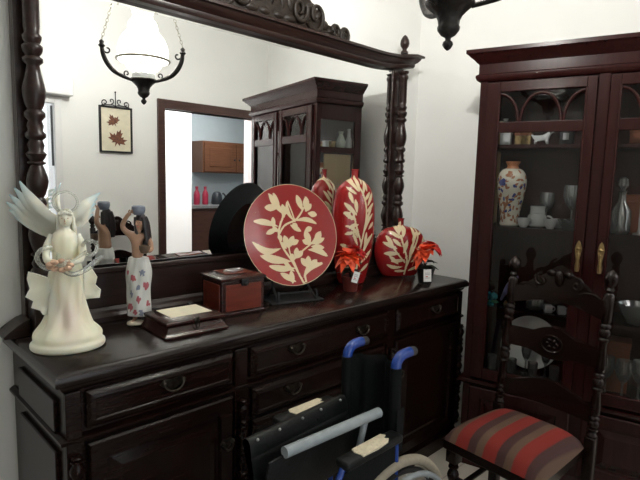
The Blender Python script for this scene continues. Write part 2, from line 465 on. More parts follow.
for k in range(4):
    d = B().box(.03+.54*k, .54+.54*k, .58, .60, .12, .96, .004).done('door', M['kitchendark'], t)
    B().ball((.48+.54*k, .615, .8), .014, 10, 6).done('knob', M['darkplastic'], d, True)
for k, (x, lab) in enumerate(((3.52, 'red plastic bottle on the kitchen counter, standing left of the other'), (3.66, 'red plastic bottle on the kitchen counter, nearer the dark kettle'))):
    t = thing('bottle', lab, 'bottle', (x, -4.72, 1.04), 0, 'red bottles on the kitchen counter')
    B().lathe([(.04, 0), (.045, .02), (.045, .14), (.035, .18), (.018, .21), (.018, .23)], 16).done('body', M['redbottle'], t, True)
    B().lathe([(.021, .23), (.021, .26)], 12).done('cap', M['redbottle'], t, True)
t = thing('kettle', 'dark kettle on the kitchen counter right of the red bottles', 'kettle', (3.86, -4.72, 1.04))
B().lathe([(.075, 0), (.085, .02), (.075, .13), (.055, .17), (.03, .185)], 20).done('body', M['darkplastic'], t, True)
B().tube(arc((.09, .10), .06, R(-80), R(80), 8), .012, 8).done('handle', M['darkplastic'], t, True)
t = tag(B().prism([(-.09, -.12), (.08, -.14), (.10, .02), (.05, .06), (-.07, .05)], -.012, .012, 'xz', .004).done('kitchen_towel', M['bluecloth'], None, loc=(4.30, -4.70, 1.182)), 'light blue cloth standing folded on the kitchen counter, right of the kettle', 'towel')

# ------------------------------------------------------------------ sideboard
W = 2.23; D = .4446
sb = thing('sideboard', 'long dark wooden sideboard with drawers, doors and turned columns under the mirror', 'sideboard', (*near(0, 0), CAMP[2]*(1-KS)))
sb.scale = (KS, KS, KS); YB = .092; ZB = -.0735
b = B(); b.mould(.03, W-.03, -D+.03, YB, [(.0, .835), (.004, .838), (.010, .846), (.012, .853), (.022, .857), (.030, .866), (.030, .882), (.024, .893), (.016, .900)])
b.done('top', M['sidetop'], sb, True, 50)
b = B(); b.box(.03, W-.03, -D+.03, YB, .10+ZB, .834)
# stiles and ledge
XS = [(.03, .075), (.612, .668), (1.505, 1.56), (2.155, 2.20)]
for xa, xb in XS: b.box(xa, xb, -D+.018, -D+.031, .10+ZB, .834, .003)
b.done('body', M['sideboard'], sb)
b = B(); b.mould(.03, W-.03, -D+.03, YB, [(0, .675), (.010, .678), (.016, .684), (.016, .692), (.006, .699), (0, .702)]); b.done('ledge', M['sideboard'], sb, True, 50)
b = B(); b.mould(.03, W-.03, -D+.03, YB, [(.012, ZB), (.012, .075+ZB), (.0, .095+ZB)]); b.done('plinth', M['sideboard'], sb)
def pull(b, x, y, z, s=1.):
    b.prism([(x-.048*s, z+.006), (x-.03*s, z+.020), (x, z+.014), (x+.03*s, z+.020), (x+.048*s, z+.006), (x+.03*s, z-.008), (x, z-.022), (x-.03*s, z-.008)], y-.003, y, 'xz', .001)
    for sx in (-1, 1): b.ball((x+sx*.034*s, y-.008, z+.006), .008, 10, 6)
    b.tube([(x + .034*s*math.cos(a), y-.012 - .006*abs(math.sin(a)), z+.006 + .026*math.sin(a)) for a in np.linspace(PI, 2*PI, 10)], .0032, 8)
    return b
def drawer(x0, x1, z0, z1, hx):
    o = .020
    rr = [[(x0, -D+.032, z0), (x1, -D+.032, z0), (x1, -D+.032, z1), (x0, -D+.032, z1)]]
    for ins, y in ((0, -D+.016), (.010, -D+.006), (.022, -D+.003), (.026, -D+.007), (.040, -D+.007)):
        rr.append([(x0+ins, y, z0+ins), (x1-ins, y, z0+ins), (x1-ins, y, z1-ins), (x0+ins, y, z1-ins)])
    b = B(); b.rings([[Vector(p) for p in r] for r in rr]); d = b.done('drawer', M['sideboard'], sb)
    for x in hx: pull(B(), x, -D+.007, (z0+z1)/2+.012).done('handle', M['oldbrass'], d, True)
drawer(.088, .600, .716, .828, [.358])
drawer(.680, 1.493, .716, .828, [.90, 1.30])
drawer(1.572, 2.143, .716, .828, [1.90])
for z0, z1 in ((.555, .668), (.43, .545), (.25, .42), (.04, .24)): drawer(.690, 1.483, z0, z1, [.885, 1.29])
def side_door(x0, x1, hx):
    z0, z1 = .045, .668
    rr = [[(x0, -D+.032, z0), (x1, -D+.032, z0), (x1, -D+.032, z1), (x0, -D+.032, z1)]]
    for ins, y in ((0, -D+.014), (.006, -D+.008), (.052, -D+.008), (.058, -D+.020), (.066, -D+.020), (.100, -D+.008), (.11, -D+.008)):
        rr.append([(x0+ins, y, z0+ins), (x1-ins, y, z0+ins), (x1-ins, y, z1-ins), (x0+ins, y, z1-ins)])
    b = B(); b.rings([[Vector(p) for p in r] for r in rr]); d = b.done('door', M['sideboard'], sb)
    pull(B(), hx, -D+.008, .5, .6).done('handle', M['oldbrass'], d, True)
side_door(.088, .600, .57); side_door(1.572, 2.143, 1.60)
for xa, xb in XS:
    x = (xa+xb)/2
    B().lathe(turned(.60, .019, .105, .05), 16, (x, -D+.006, 0)).done('column', M['sideboard'], sb, True, 60)
# end panel of the left side
b = B(); b.box(.018, .031, -D+.08, -.01, .70, .80, .004); b.box(.018, .031, -D+.08, -.01, .09, .64, .004); b.done('side_panel', M['sideboard'], sb)

# ------------------------------------------------------------------ mirror with carved frame, stands on the sideboard
mi = thing('framed_mirror', 'large framed mirror with turned side columns and carved crest standing on the sideboard', 'mirror', (0, 0, .90))
MB = .0275
GY = -.0565; GX0, GX1, GZ0, GZ1 = .095, 1.945, .223, 1.168
b = B(); b.box(.035, 2.035, -.050, -.016, MB, 1.20, .003)
b.box(.035, .098, -.062, -.049, MB, 1.19, .002); b.box(1.942, 2.035, -.062, -.049, MB, 1.19, .002); b.done('back_board', M['frame'], mi)
bev = .024
b = B(); z_ = GY+.0015
o_ = [(GX0, z_+.0008, GZ0), (GX1, z_+.0008, GZ0), (GX1, z_+.0008, GZ1), (GX0, z_+.0008, GZ1)]
i_ = [(GX0+bev, z_-.0015, GZ0+bev), (GX1-bev, z_-.0015, GZ0+bev), (GX1-bev, z_-.0015, GZ1-bev), (GX0+bev, z_-.0015, GZ1-bev)]
b.rings([[Vector(p) for p in o_], [Vector(p) for p in i_]], (True, True)); b.done('mirror_glass', M['mirror'], mi)
b = B(); b.box(.098, 1.942, -.074, -.050, .075, .221, .003)
b.mould(.105, 1.935, -.078, -.05, [(0, MB), (.022, MB), (.022, .045), (.014, .056), (.010, .066), (0, .076)])
b.box(.098, 1.942, -.082, -.050, .198, .221, .006); b.done('bottom_rail', M['frame'], mi)
# columns on blocks
def frame_column(cx):
    prof = [(.030, 0), (.030, .012)]
    prof = []
    def add(seq):
        for r_, z_ in seq: prof.append((r_, z_))
    add([(.033, .225), (.033, .24), (.024, .25), (.030, .262), (.022, .275)])
    def bulb(z, L, up=True):
        q = [(.020, 0), (.026, .08), (.034, .28), (.037, .42), (.034, .56), (.026, .75), (.020, .85), (.030, .89), (.030, .93), (.021, .96)]
        if not up: q = [(r_, 1-t_) for r_, t_ in reversed(q)]
        add([(r_, z+L*t_) for r_, t_ in q])
    bulb(.28, .125, False)
    add([(.024, .412), (.034, .42), (.034, .432), (.023, .44), (.029, .455), (.024, .47)])
    bulb(.475, .12); 
    add([(.030, .602), (.034, .612), (.024, .622), (.028, .64), (.022, .655), (.034, .665), (.034, .675), (.024, .685), (.028, .70), (.022, .715), (.034, .728), (.034, .74), (.024, .75)])
    add([(.031, .765), (.037, .79), (.038, .81), (.034, .83), (.026, .86), (.021, .885), (.033, .895), (.033, .905), (.022, .912), (.031, .925), (.034, .935), (.034, .942), (.024, .95), (.030, .962), (.032, .972), (.024, .98)])
    add([(.027, 1.0), (.027, 1.12), (.033, 1.13), (.033, 1.14), (.025, 1.15), (.034, 1.16), (.034, 1.168)])
    B().lathe(prof, 24, (cx, -.098, 0), .88, .88).done('column', M['frame'], mi, True, 60)
    b = B(); b.box(cx-.034, cx+.034, -.134, -.06, MB, .225, .004); b.done('column_block', M['frame'], mi)
frame_column(.076); frame_column(1.985)
for sx, cx in ((-1, .036), (1, 2.026)):
    pts = [(0, 0), (.075, 0), (.078, .008), (.062, .018), (.050, .030), (.034, .042), (.018, .050), (0, .056)]
    B().prism([(cx+sx*x, z+MB) for x, z in pts], -.11, -.02, 'xz', .003).done('foot_bracket', M['frame'], mi)
# cornice: swept front moulding, cranked up a little at the ends
def cornice():
    b = B(); prof = [(o, 1.166+(z-1.166)*.78) for o, z in [(.0, 1.166), (.020, 1.168), (.026, 1.18), (.026, 1.196), (.036, 1.205), (.048, 1.222), (.052, 1.234), (.066, 1.238), (.066, 1.252), (.058, 1.258), (-.05, 1.258)]]
    rr = []
    for x in np.linspace(.022, 2.040, 41):
        e = min(x-.022, 2.040-x); dz = .028*max(0., 1-e/.30)**2
        fo = 0.
        rr.append([Vector((x, -.062-o-(.028 if e < .08 else 0), z+dz)) for o, z in prof] + [Vector((x, -.016, 1.2378+dz)), Vector((x, -.016, 1.166+dz))])
    b.rings(rr)
    for sx, xa in ((-1, .022), (1, 2.040)):     # end returns
        rr2 = []
        for o, z in prof[:-1]:
            xx = xa + sx*(o*.95)
            rr2.append([Vector((min(xa, xx), -.09-o, z+.028)), Vector((max(xa, xx)+.0005, -.09-o, z+.028)), Vector((max(xa, xx)+.0005, -.016, z+.028)), Vector((min(xa, xx), -.016, z+.028))])
        b.rings(rr2)
    return b
cornice().done('cornice', M['frame'], mi, True, 40)
for cx in (.076, 1.985):
    B().lathe([(.020, 1.278), (.020, 1.288), (.013, 1.294), (.012, 1.302), (.022, 1.316), (.026, 1.330), (.024, 1.348), (.014, 1.368), (.004, 1.378)], 18, (cx, -.098, -.013)).done('finial', M['frame'], mi, True, 60)
# carved crest: acanthus scrolls and a central shell
b = B(); zc = 1.236
def lump(x, z, rx, rz, ry=.030, a=0.):
    for s_ in (-1, 1):
        b.ball((1.035+.79*s_*x, -.072, z), (rx, ry, rz), 14, 9, Matrix.Rotation(-s_*a, 3, 'Y'))
poly = [(.64, 0), (.635, .012), (.60, .034), (.57, .052), (.53, .050), (.49, .060), (.44, .052), (.40, .070), (.34, .118), (.28, .150), (.20, .155), (.12, .19), (.0, .235)]
full = [(1.035+.79*x, zc-.004+z) for x, z in poly] + [(1.035-.79*x, zc-.004+z) for x, z in reversed(poly[:-1])]
b.prism(full, -.088, -.030, 'xz', .006)
for s_ in (-1, 1):
    for (x, z, r0, r1, a0, a1) in ((.585, zc+.022, .040, .008, R(200), R(-330)), (.33, zc+.075, .075, .012, R(-150), R(330)), (.20, zc+.08, .06, .012, R(20), R(-460)), (.50, zc+.03, .032, .008, R(180), R(-300))):
        pp = spiral((x, z), r0, r1, a0, a1, 26, -.094)
        b.tube([(1.035+.79*s_*p[0], p[1], p[2]) for p in pp], [.013 - .006*i/26 for i in range(27)], 8)
for (x, z, rx, rz, a) in ((.60, zc+.018, .030, .022, .5), (.54, zc+.035, .034, .020, .6), (.47, zc+.03, .035, .018, .2), (.41, zc+.045, .034, .024, .7), (.36, zc+.085, .040, .022, .9), (.29, zc+.11, .042, .022, .3), (.24, zc+.05, .04, .025, .5), (.13, zc+.10, .025, .06, .3), (.07, zc+.12, .022, .075, .15), (.0, zc+.13, .022, .085, 0), (.14, zc+.03, .05, .022, 0), (.05, zc+.03, .04, .02, 0)):
    lump(x, z, rx, rz, .026, a)
b.done('carved_crest', M['crest'], mi, True, 50)

# ------------------------------------------------------------------ china cabinet, set at a slight angle against the right wall
XC, YC = 1.9051, -.6221
CW, CD = 1.05, .345
def cabw(s_, t_, z_): return Vector((XC, YC, 0)) + SU*s_ + SW*t_ + Vector((0, 0, z_))
cab = thing('china_cabinet', 'tall dark reddish wooden china cabinet with two arched glass doors on the right', 'cabinet', (XC, YC, 0), AX)
TH = .025
Cm = M['cabinet']
b = B()
b.box(0, CW, .0, CD, .0, .455, .003)                 # base block
b.box(0, CW, CD-.015, CD, .455, 1.96)                # back
b.box(0, CW, .0, CD, 1.915, 1.96)                    # top
b.box(.0, .035, -.006, .03, .455, 1.96, .002); b.box(CW-.035, CW, -.006, .03, .455, 1.96, .002); b.box(.507, .553, -.006, .03, .455, 1.96, .002)
b.box(0, .035, CD-.05, CD, .455, 1.96, .002); b.box(CW-.035, CW, CD-.05, CD, .455, 1.96, .002)
for xa, xb in ((.0, .022), (CW-.022, CW)):            # end frames around the end panes
    b.box(xa, xb, .03, CD-.05, .455, .52); b.box(xa, xb, .03, CD-.05, 1.84, 1.915); b.box(xa, xb, .03, CD-.05, 1.63, 1.665)
b.done('body', Cm, cab)
b = B(); b.mould(0, CW, 0, CD, [(.0, 1.935), (.016, 1.945), (.022, 1.958), (.022, 1.968), (.010, 1.976), (.010, 2.02), (.020, 2.028), (.030, 2.040), (.046, 2.052), (.052, 2.060), (.062, 2.066), (.062, 2.083), (.05, 2.086)])
b.done('cornice', Cm, cab, True, 40)
b = B(); b.mould(0, CW, 0, CD, [(.0, .43), (.014, .436), (.020, .445), (.020, .458), (.008, .466), (0, .47)]); b.done('waist_moulding', Cm, cab, True, 40)
b = B(); b.mould(0, CW, 0, CD, [(.016, 0), (.016, .07), (.0, .09)]); b.done('plinth', Cm, cab)
for xa, xb in ((.0, .0), (CW, CW)):
    pass
SHZ = [.475, .835, 1.245, 1.645]
for i, z in enumerate(SHZ):
    b = B(); b.box(.023, CW-.023, .05, CD-.016, z-.018, z, .002); b.done('shelf', M['cabinet'], cab)
for xa in (.008, CW-.012):
    b = B(); b.box(xa, xa+.004, .031, CD-.051, .521, 1.629); b.box(xa, xa+.004, .031, CD-.051, 1.666, 1.839); b.done('end_pane', M['pane'], cab)
def cab_door(x0, x1, hx):
    y0, y1 = -.022, -.004
    b = B(); z0, z1 = .475, 1.93
    px0, px1 = x0+.060, x1-.040 if hx > (x0+x1)/2 else x1-.060
    if hx < (x0+x1)/2: px0 = x0+.040
    b.box(x0, px0, y0, y1, z0, z1, .004); b.box(px1, x1, y0, y1, z0, z1, .004)
    b.box(px0, px1, y0, y1, z0, .53, .003); b.box(px0, px1, y0, y1, 1.885, z1, .003); b.box(px0, px1, y0, y1, 1.695, 1.745, .003)
    # bead around the opening
    for xa in (px0, px1): b.tube([(xa, y0+.002, .53), (xa, y0+.002, 1.885)], .006, 8)
    d = b.done('door', Cm, cab)
    b = B(); w = px1-px0; h = 1.885-1.745
    def fret(cx, r, a0, a1):
        pts = []
        for a in np.linspace(a0, a1, 14):
            x = cx + r*math.cos(a); z = 1.745 + (h*.93)*math.sin(a)
            if px0-.001 <= x <= px1+.001: pts.append((x, -.012, z))
        if len(pts) > 1: b.tube(pts, .0075, 8)
    fret(px0+w/2, w*.235, 0, PI); fret(px0, w*.235, 0, PI/2); fret(px1, w*.235, PI/2, PI)
    b.done('arch_fretwork', Cm, d, True)
    b = B(); b.box(px0-.004, px1+.004, -.0085, -.0055, .526, 1.699); b.box(px0-.004, px1+.004, -.0085, -.0055, 1.742, 1.889); b.done('door_pane', M['pane'], d)
    b = B()
    b.prism([(hx-.008, 1.070), (hx+.008, 1.070), (hx+.011, 1.095), (hx+.006, 1.12), (hx+.011, 1.15), (hx+.014, 1.175), (hx+.008, 1.20), (hx, 1.212), (hx-.008, 1.20), (hx-.014, 1.175), (hx-.011, 1.15), (hx-.006, 1.12), (hx-.011, 1.095)], y0-.004, y0, 'xz', .001)
    b.ball((hx, y0-.010, 1.175), .009, 10, 6); b.ball((hx, y0-.010, 1.150), .007, 10, 6)
    b.lathe([(.003, 1.075), (.006, 1.085), (.004, 1.10), (.005, 1.13), (.003, 1.145)], 10, (hx, y0-.012, 0)); b.ball((hx, y0-.012, 1.078), .006, 10, 6)
    b.done('handle', M['brass'], d, True)
cab_door(.037, .505, .485); cab_door(.555, CW-.037, .575)
for k, (xa, xb) in enumerate(((.037, .505), (.555, CW-.037))):   # lower panels
    rr = []
    for ins, y in ((0, .0), (0, -.016), (.006, -.020), (.055, -.020), (.062, -.008), (.07, -.008), (.10, -.018), (.11, -.018)):
        rr.append([Vector((xa+ins, y, .105+ins)), Vector((xb-ins, y, .105+ins)), Vector((xb-ins, y, .425-ins)), Vector((xa+ins, y, .425-ins))])
    d = B(); d.rings(rr); d = d.done('lower_door', Cm, cab)
    hx = .46 if k == 0 else .60
    B().ball((hx, -.032, .27), .012, 12, 8).done('knob', M['brass'], d, True)

# --- contents of the cabinet
def cthing(name, label, cat, s_, t_, z_, rz=0., group=None):
    return thing(name, label, cat, cabw(s_, t_, z_+.001), AX+rz, group)
# porcelain vase, floral
t = cthing('porcelain_vase', 'tall floral porcelain vase behind the left glass door on the middle shelf', 'vase', .150, .125, SHZ[2])
prof = [(.040, 0), (.046, .008), (.044, .03), (.050, .08), (.062, .15), (.070, .21), (.066, .25), (.050, .276), (.030, .288), (.027, .300), (.034, .314), (.036, .320)]
pp = catmull([np.array(p) for p in prof], 8)
b = B(); b.lathe([(float(p[0]), float(p[1])) for p in pp], 96, ex=1.); vo = b.done('body', M['famille'], t, True, 80)
c = vcos(vo); th = np.arctan2(c[:, 1], c[:, 0]); P = np.stack([th*.062, c[:, 2]], 1)
rng = np.random.RandomState(3); r = np.zeros(len(P)); g = np.zeros(len(P))
for k in range(210):
    p = np.array([rng.uniform(-.19, .19), rng.uniform(.01, .265)]); a = rng.uniform(0, PI)
    m_ = np.clip(.5 + m_leaf(P, p, p + .024*np.array([math.cos(a), math.sin(a)]), .0055)/.003, 0, 1)
    if k % 4 == 0: g = np.maximum(g, m_)
    else: r = np.maximum(r, m_)
r = np.maximum(r, np.clip((P[:, 1]-.282)/.004, 0, 1))
m_ = np.clip(.5 + (.016 - np.hypot(P[:, 0]-(-PI/2-.55)*.062, P[:, 1]-.215))/.003, 0, 1); g = np.maximum(g, m_)
set_motif(vo, r, g)
# sugar bowl / teapot
t = cthing('lidded_jar', 'white porcelain lidded jar beside the floral vase on the middle shelf', 'jar', .275, .16, SHZ[2])
B().lathe([(.030, 0), (.040, .006), (.046, .03), (.044, .055), (.034, .066)], 24).done('body', M['porcelain'], t, True)
B().lathe([(.034, .066), (.037, .070), (.034, .076), (.034, .095), (.036, .10), (.033, .104), (.010, .106)], 24).done('lid', M['porcelain'], t, True)
B().tube(arc((.05, .034), .022, R(-100), R(100), 8), .005, 8).done('handle', M['porcelain'], t, True)
cups = [(.225, .09, 'white porcelain cup just in front of the lidded jar on the middle shelf'), (.345, .10, 'small white porcelain cup right of the lidded jar'), (.375, .175, 'white porcelain cup behind the crystal bowl, middle shelf')]
def cup(t):
    B().lathe([(.016, 0), (.018, .004), (.028, .02), (.032, .045), (.030, .045), (.026, .02), (.012, .006)], 20).done('body', M['porcelain'], t, True)
    B().tube(arc((.034, .024), .013, R(-100), R(100), 8), .003, 6).done('handle', M['porcelain'], t, True)
for s_, t_, lab in cups: cup(cthing('teacup', lab, 'cup', s_, t_, SHZ[2], .6, 'white cups on the middle cabinet shelf'))
def goblet(t, h=.16, r=.032):
    B().lathe([(r*.9, 0), (r*.85, .004), (.006, .010), (.004, h*.2), (.005, h*.42), (r*.7, h*.55), (r, h*.75), (r*.92, h), (r*.86, h), (r*.92, h*.75), (r*.6, h*.57), (.004, h*.48)], 20).done('bowl', M['crystal'], t, True)
def tumbler(t, h=.09, r=.032):
    B().lathe([(r*.85, 0), (r, h), (r*.93, h), (r*.78, .010), (.002, .010)], 20, wob=lambda a, z: .03*math.cos(10*a)).done('body', M['crystal'], t, True)
def bowl(t, r=.06, h=.05):
    B().lathe([(r*.5, 0), (r*.55, .006), (r*.8, h*.5), (r, h), (r*.95, h), (r*.74, h*.5), (r*.4, .01), (.002, .009)], 28, wob=lambda a, z: .03*math.cos(14*a)).done('body', M['crystal'], t, True)
bowl(cthing('glass_bowl', 'cut crystal bowl on the middle shelf near the left door handle', 'bowl', .437, .09, SHZ[2]))
t = cthing('glass_goblet', 'tall crystal goblet standing at the back right of the middle shelf, left door', 'glass', .42, .25, SHZ[2]); goblet(t, .21, .045)
t = cthing('glass_goblet', 'crystal goblet behind the lidded jar on the middle shelf', 'glass', .30, .265, SHZ[2]); goblet(t, .17, .036)
# top shelf
t = cthing('keepsake_box', 'small white box at the far left of the top cabinet shelf', 'box', .105, .14, SHZ[3]); B().box(-.025, .025, -.02, .02, 0, .055, .003).done('body', M['porcelain'], t); B().box(-.027, .027, -.022, .022, .055, .066, .003).done('lid', M['porcelain'], t)
t = cthing('keepsake_box', 'brown and gilt box on the top cabinet shelf next to the small white box', 'box', .185, .16, SHZ[3]); B().box(-.038, .038, -.025, .025, 0, .048, .004).done('body', M['gold'], t); B().box(-.04, .04, -.027, .027, .048, .062, .004).done('lid', M['orange'], t)
t = cthing('dog_figurine', 'white porcelain dog figurine with dark spots on the top cabinet shelf', 'figurine', .275, .14, SHZ[3], 0.)
skin('body', [((-.03, 0, .032), .016), ((0, 0, .034), .017), ((.022, 0, .036), .018), ((.032, 0, .055), .011), ((.040, 0, .070), .014), ((.056, 0, .066), .008), ((-.03, .010, .012), .006), ((-.03, .010, .003), .006), ((.022, .012, .014), .006), ((.024, .012, .003), .006), ((-.03, -.010, .012), .006), ((-.03, -.010, .003), .006), ((.022, -.012, .014), .006), ((.024, -.012, .003), .006), ((-.046, 0, .044), .005), ((-.055, 0, .058), .003)],
     [(0, 1), (1, 2), (2, 3), (3, 4), (4, 5), (0, 6), (6, 7), (2, 8), (8, 9), (0, 10), (10, 11), (2, 12), (12, 13), (0, 14), (14, 15)], M['porcelain'], t)
b = B(); b.ball((.036, .012, .068), (.006, .003, .012), 8, 6); b.ball((.036, -.012, .068), (.006, .003, .012), 8, 6); b.done('ears', M['hair'], t, True)
t = cthing('table_clock', 'small dark table clock with white face on the top cabinet shelf', 'clock', .385, .13, SHZ[3])
B().box(-.03, .03, -.02, .02, 0, .07, .004).done('case', M['darkplastic'], t); B().box(-.016, .010, -.022, -.020, .022, .054, .001).done('clock_face', M['porcelain'], t)
t = cthing('porcelain_vase', 'small pale green vase at the cabinet end on the top shelf, seen in the mirror', 'vase', .062, .225, SHZ[3]); B().lathe([(.018, 0), (.03, .03), (.032, .06), (.02, .095), (.012, .11), (.018, .13)], 20).done('body', plain('pale green glaze', (.50, .56, .46), .2, noise=.15), t, True)
t = cthing('porcelain_vase', 'small white bud vase at the cabinet end on the top shelf, seen in the mirror', 'vase', .066, .292, SHZ[3]); B().lathe([(.016, 0), (.024, .03), (.026, .06), (.012, .10), (.009, .14), (.014, .15)], 20).done('body', M['porcelain'], t, True)
t = cthing('candle_cup', 'small amber candle cup at the cabinet end on the top shelf, seen in the mirror', 'cup', .06, .155, SHZ[3]); B().lathe([(.018, 0), (.02, .01), (.024, .06), (.021, .06), (.016, .01), (.002, .01)], 18).done('body', M['gold'], t, True)
# tan tray leaning inside the end pane
t = cthing('tan_tray', 'tan board leaning inside the end pane of the china cabinet, seen in the mirror', 'tray', .046, .19, SHZ[2])
B().box(-.006, .006, -.105, .105, 0, .375, .003).done('board', M['tan'], t)
# bird and flower figurines on the third shelf
t = cthing('bird_figurine', 'violet and brown glazed bird figurine behind the left cabinet door', 'figurine', .175, .15, SHZ[1])
skin('body', [((0, 0, .10), .020), ((-.018, 0, .075), .016), ((-.034, 0, .045), .009), ((-.045, 0, .015), .006), ((.010, 0, .128), .013), ((.018, -.002, .148), .014), ((.036, -.006, .148), .004)], [(0, 1), (1, 2), (2, 3), (0, 4), (4, 5), (5, 6)], M['bluebird'], t)
B().ball((.012, -.006, .120), (.014, .014, .018), 12, 8).done('breast', M['orange'], t, True)
B().lathe([(.030, 0), (.026, .014), (.012, .03), (.010, .09), (.004, .10)], 14).done('perch', M['gold'], t, True)
t = cthing('flower_figurine', 'teal and green glass flower ornament low behind the left cabinet door', 'ornament', .09, .095, SHZ[1])
b = B(); b.lathe([(.02, 0), (.016, .008), (.006, .02), (.004, .03)], 12)
for k in range(6):
    a = k*PI/3; b.ball((.022*math.cos(a), .022*math.sin(a), .045), (.014, .009, .018), 10, 6, Matrix.Rotation(a, 3, 'Z'))
b.done('petals', M['teal'], t, True)
b = B(); b.ball((.024, -.012, .02), (.022, .008, .008), 10, 6); b.ball((-.02, -.012, .018), (.02, .008, .007), 10, 6); b.done('leaves', M['green'], t, True)
t = cthing('glass_jar', 'glass jar with a white ribbon bow behind the left cabinet door', 'jar', .298, .13, SHZ[1])
B().lathe([(.034, 0), (.040, .008), (.042, .10), (.030, .12), (.032, .13), (.029, .13), (.027, .118), (.036, .1), (.034, .01), (.002, .01)], 24).done('body', M['crystal'], t, True)
B().lathe([(.034, .131), (.034, .140), (.012, .152), (.006, .16), (.012, .17), (.004, .182)], 18).done('lid', M['crystal'], t, True)
b = B()
for s_ in (-1, 1):
    b.ball((s_*.020, -.046, .118), (.021, .007, .014), 12, 8, Matrix.Rotation(s_*.35, 3, 'Y')); b.ball((s_*.014, -.046, .092), (.009, .005, .018), 10, 6, Matrix.Rotation(-s_*.5, 3, 'Y'))
b.ball((0, -.049, .110), .008, 10, 6); b.done('ribbon_bow', M['porcelain'], t, True)
for s_, lab in ((.365, 'small square white mug left of its twin on the lower cabinet shelf'), (.425, 'small square white mug nearest the left door edge on the lower cabinet shelf')):
    t = cthing('mug', lab, 'cup', s_, .10, SHZ[1], .3, 'small white mugs in the cabinet')
    b = B(); b.box(-.018, .018, -.018, .018, 0, .038, .004); b.done('body', M['porcelain'], t); B().tube(arc((.02, .019), .011, R(-90), R(90), 8), .003, 6).done('handle', M['porcelain'], t, True)
# bottom shelf glassware, left door
gl = []
for k, (s_, t_, kind) in enumerate(((.115, .10, 't'), (.165, .17, 'g'), (.215, .10, 't'), (.270, .18, 'g'), (.315, .10, 't'), (.365, .17, 'g'), (.415, .10, 't'), (.46, .18, 'g'))):
    order = ('first', 'second', 'third', 'fourth')[k//2]
    if kind == 't': t = cthing('glass_tumbler', f'low cut glass tumbler, {order} from the wall along the front of the bottom cabinet shelf', 'glass', s_, t_, SHZ[0], 0, 'tumblers on the bottom cabinet shelf'); tumbler(t, .095, .024)
    else: t = cthing('glass_goblet', f'stemmed glass goblet, {order} from the wall in the back row of the bottom cabinet shelf', 'glass', s_, t_, SHZ[0], 0, 'goblets on the bottom cabinet shelf'); goblet(t, .17, .026)
t = cthing('silver_tray', 'round silver tray standing upright behind the glasses on the bottom cabinet shelf', 'tray', .27, .285, SHZ[0])
b = B(); b.lathe([(.002, 0), (.12, 0), (.135, .006), (.14, .012), (.136, .012), (.12, .005), (.002, .004)], 48, mtx=Matrix.Rotation(R(80), 4, 'X')); b.xf(Matrix.Translation((0, 0, .142))); b.done('plate', M['chrome'], t, True)
# behind the right door
t = cthing('gift_box', 'orange brown box on the middle shelf behind the right glass door', 'box', .70, .225, SHZ[2]); B().box(-.07, .07, -.05, .05, 0, .14, .003).done('body', M['orange'], t); B().box(-.073, .073, -.053, .053, .14, .175, .003).done('lid', M['orange'], t)
t = cthing('glass_decanter', 'clear crystal decanter on the middle shelf behind the right glass door', 'decanter', .635, .10, SHZ[2])
B().lathe([(.035, 0), (.042, .01), (.042, .10), (.018, .14), (.014, .18), (.020, .19), (.016, .19), (.011, .18), (.014, .14), (.036, .10), (.034, .012), (.002, .012)], 22).done('body', M['crystal'], t, True)
B().lathe([(.010, .185), (.010, .20), (.022, .215), (.018, .245), (.004, .255)], 12).done('stopper', M['crystal'], t, True)
t = cthing('candle', 'tall white candle on the middle shelf behind the right glass door', 'candle', .715, .09, SHZ[2]); B().lathe([(.010, 0), (.010, .30), (.006, .305)], 12).done('wax', M['porcelain'], t, True)
B().lathe([(.03, .0), (.028, .006), (.013, .01), (.012, .02)], 14).done('holder', M['chrome'], t, True)
bowl(cthing('glass_bowl', 'large cut crystal bowl on the third shelf behind the right glass door', 'bowl', .74, .13, SHZ[1]), .085, .09)
t = cthing('gift_box', 'orange brown box on the bottom shelf behind the right glass door', 'box', .665, .23, SHZ[0]); B().box(-.06, .06, -.05, .05, 0, .22, .003).done('body', M['orange'], t); B().box(-.063, .063, -.053, .053, .22, .25, .003).done('lid', M['orange'], t)
for s_, t_, lab in ((.635, .11, 'crystal goblet left of the others on the bottom shelf behind the right door'), (.705, .09, 'crystal goblet in the middle of the bottom shelf behind the right door'), (.77, .12, 'crystal goblet nearest the photo edge on the bottom shelf behind the right door')):
    goblet(cthing('glass_goblet', lab, 'glass', s_, t_, SHZ[0], 0, 'goblets behind the right cabinet door'), .19, .036)
t = cthing('gift_box', 'orange brown box on the top shelf behind the right glass door', 'box', .70, .15, SHZ[3]); B().box(-.06, .06, -.04, .04, 0, .05, .003).done('body', M['orange'], t); B().box(-.062, .062, -.042, .042, .05, .065, .003).done('lid', M['orange'], t)

# ------------------------------------------------------------------ pendant lamp
PX, PY, PZ = .938, -1.036, 1.847
la = thing('pendant_lamp', 'dark bronze pendant lamp with white glass shade hanging from the ceiling, lit', 'lamp', (PX, PY, PZ))
b = B(); b.lathe([(.003, 0), (.010, .006), (.016, .016), (.014, .024), (.008, .029), (.009, .036), (.022, .044), (.031, .056), (.033, .066), (.030, .072), (.032, .086), (.037, .097), (.047, .109), (.060, .120), (.070, .129), (.073, .135), (.070, .140), (.06, .142)], 32, wob=lambda a, z: .03*math.cos(12*a) if .05 < z < .12 else 0)
b.done('body', M['bronze'], la, True, 60)
B().lathe([(.060, .137), (.060, .164), (.056, .170), (.04, .174)], 28).done('font_collar', M['porcelain'], la, True)
B().lathe([(.050, .172), (.085, .190), (.105, .222), (.110, .25), (.107, .25), (.10, .222), (.08, .194), (.04, .176)], 36, caps=(False, False)).done('oil_font', M['lampglass'], la, True)
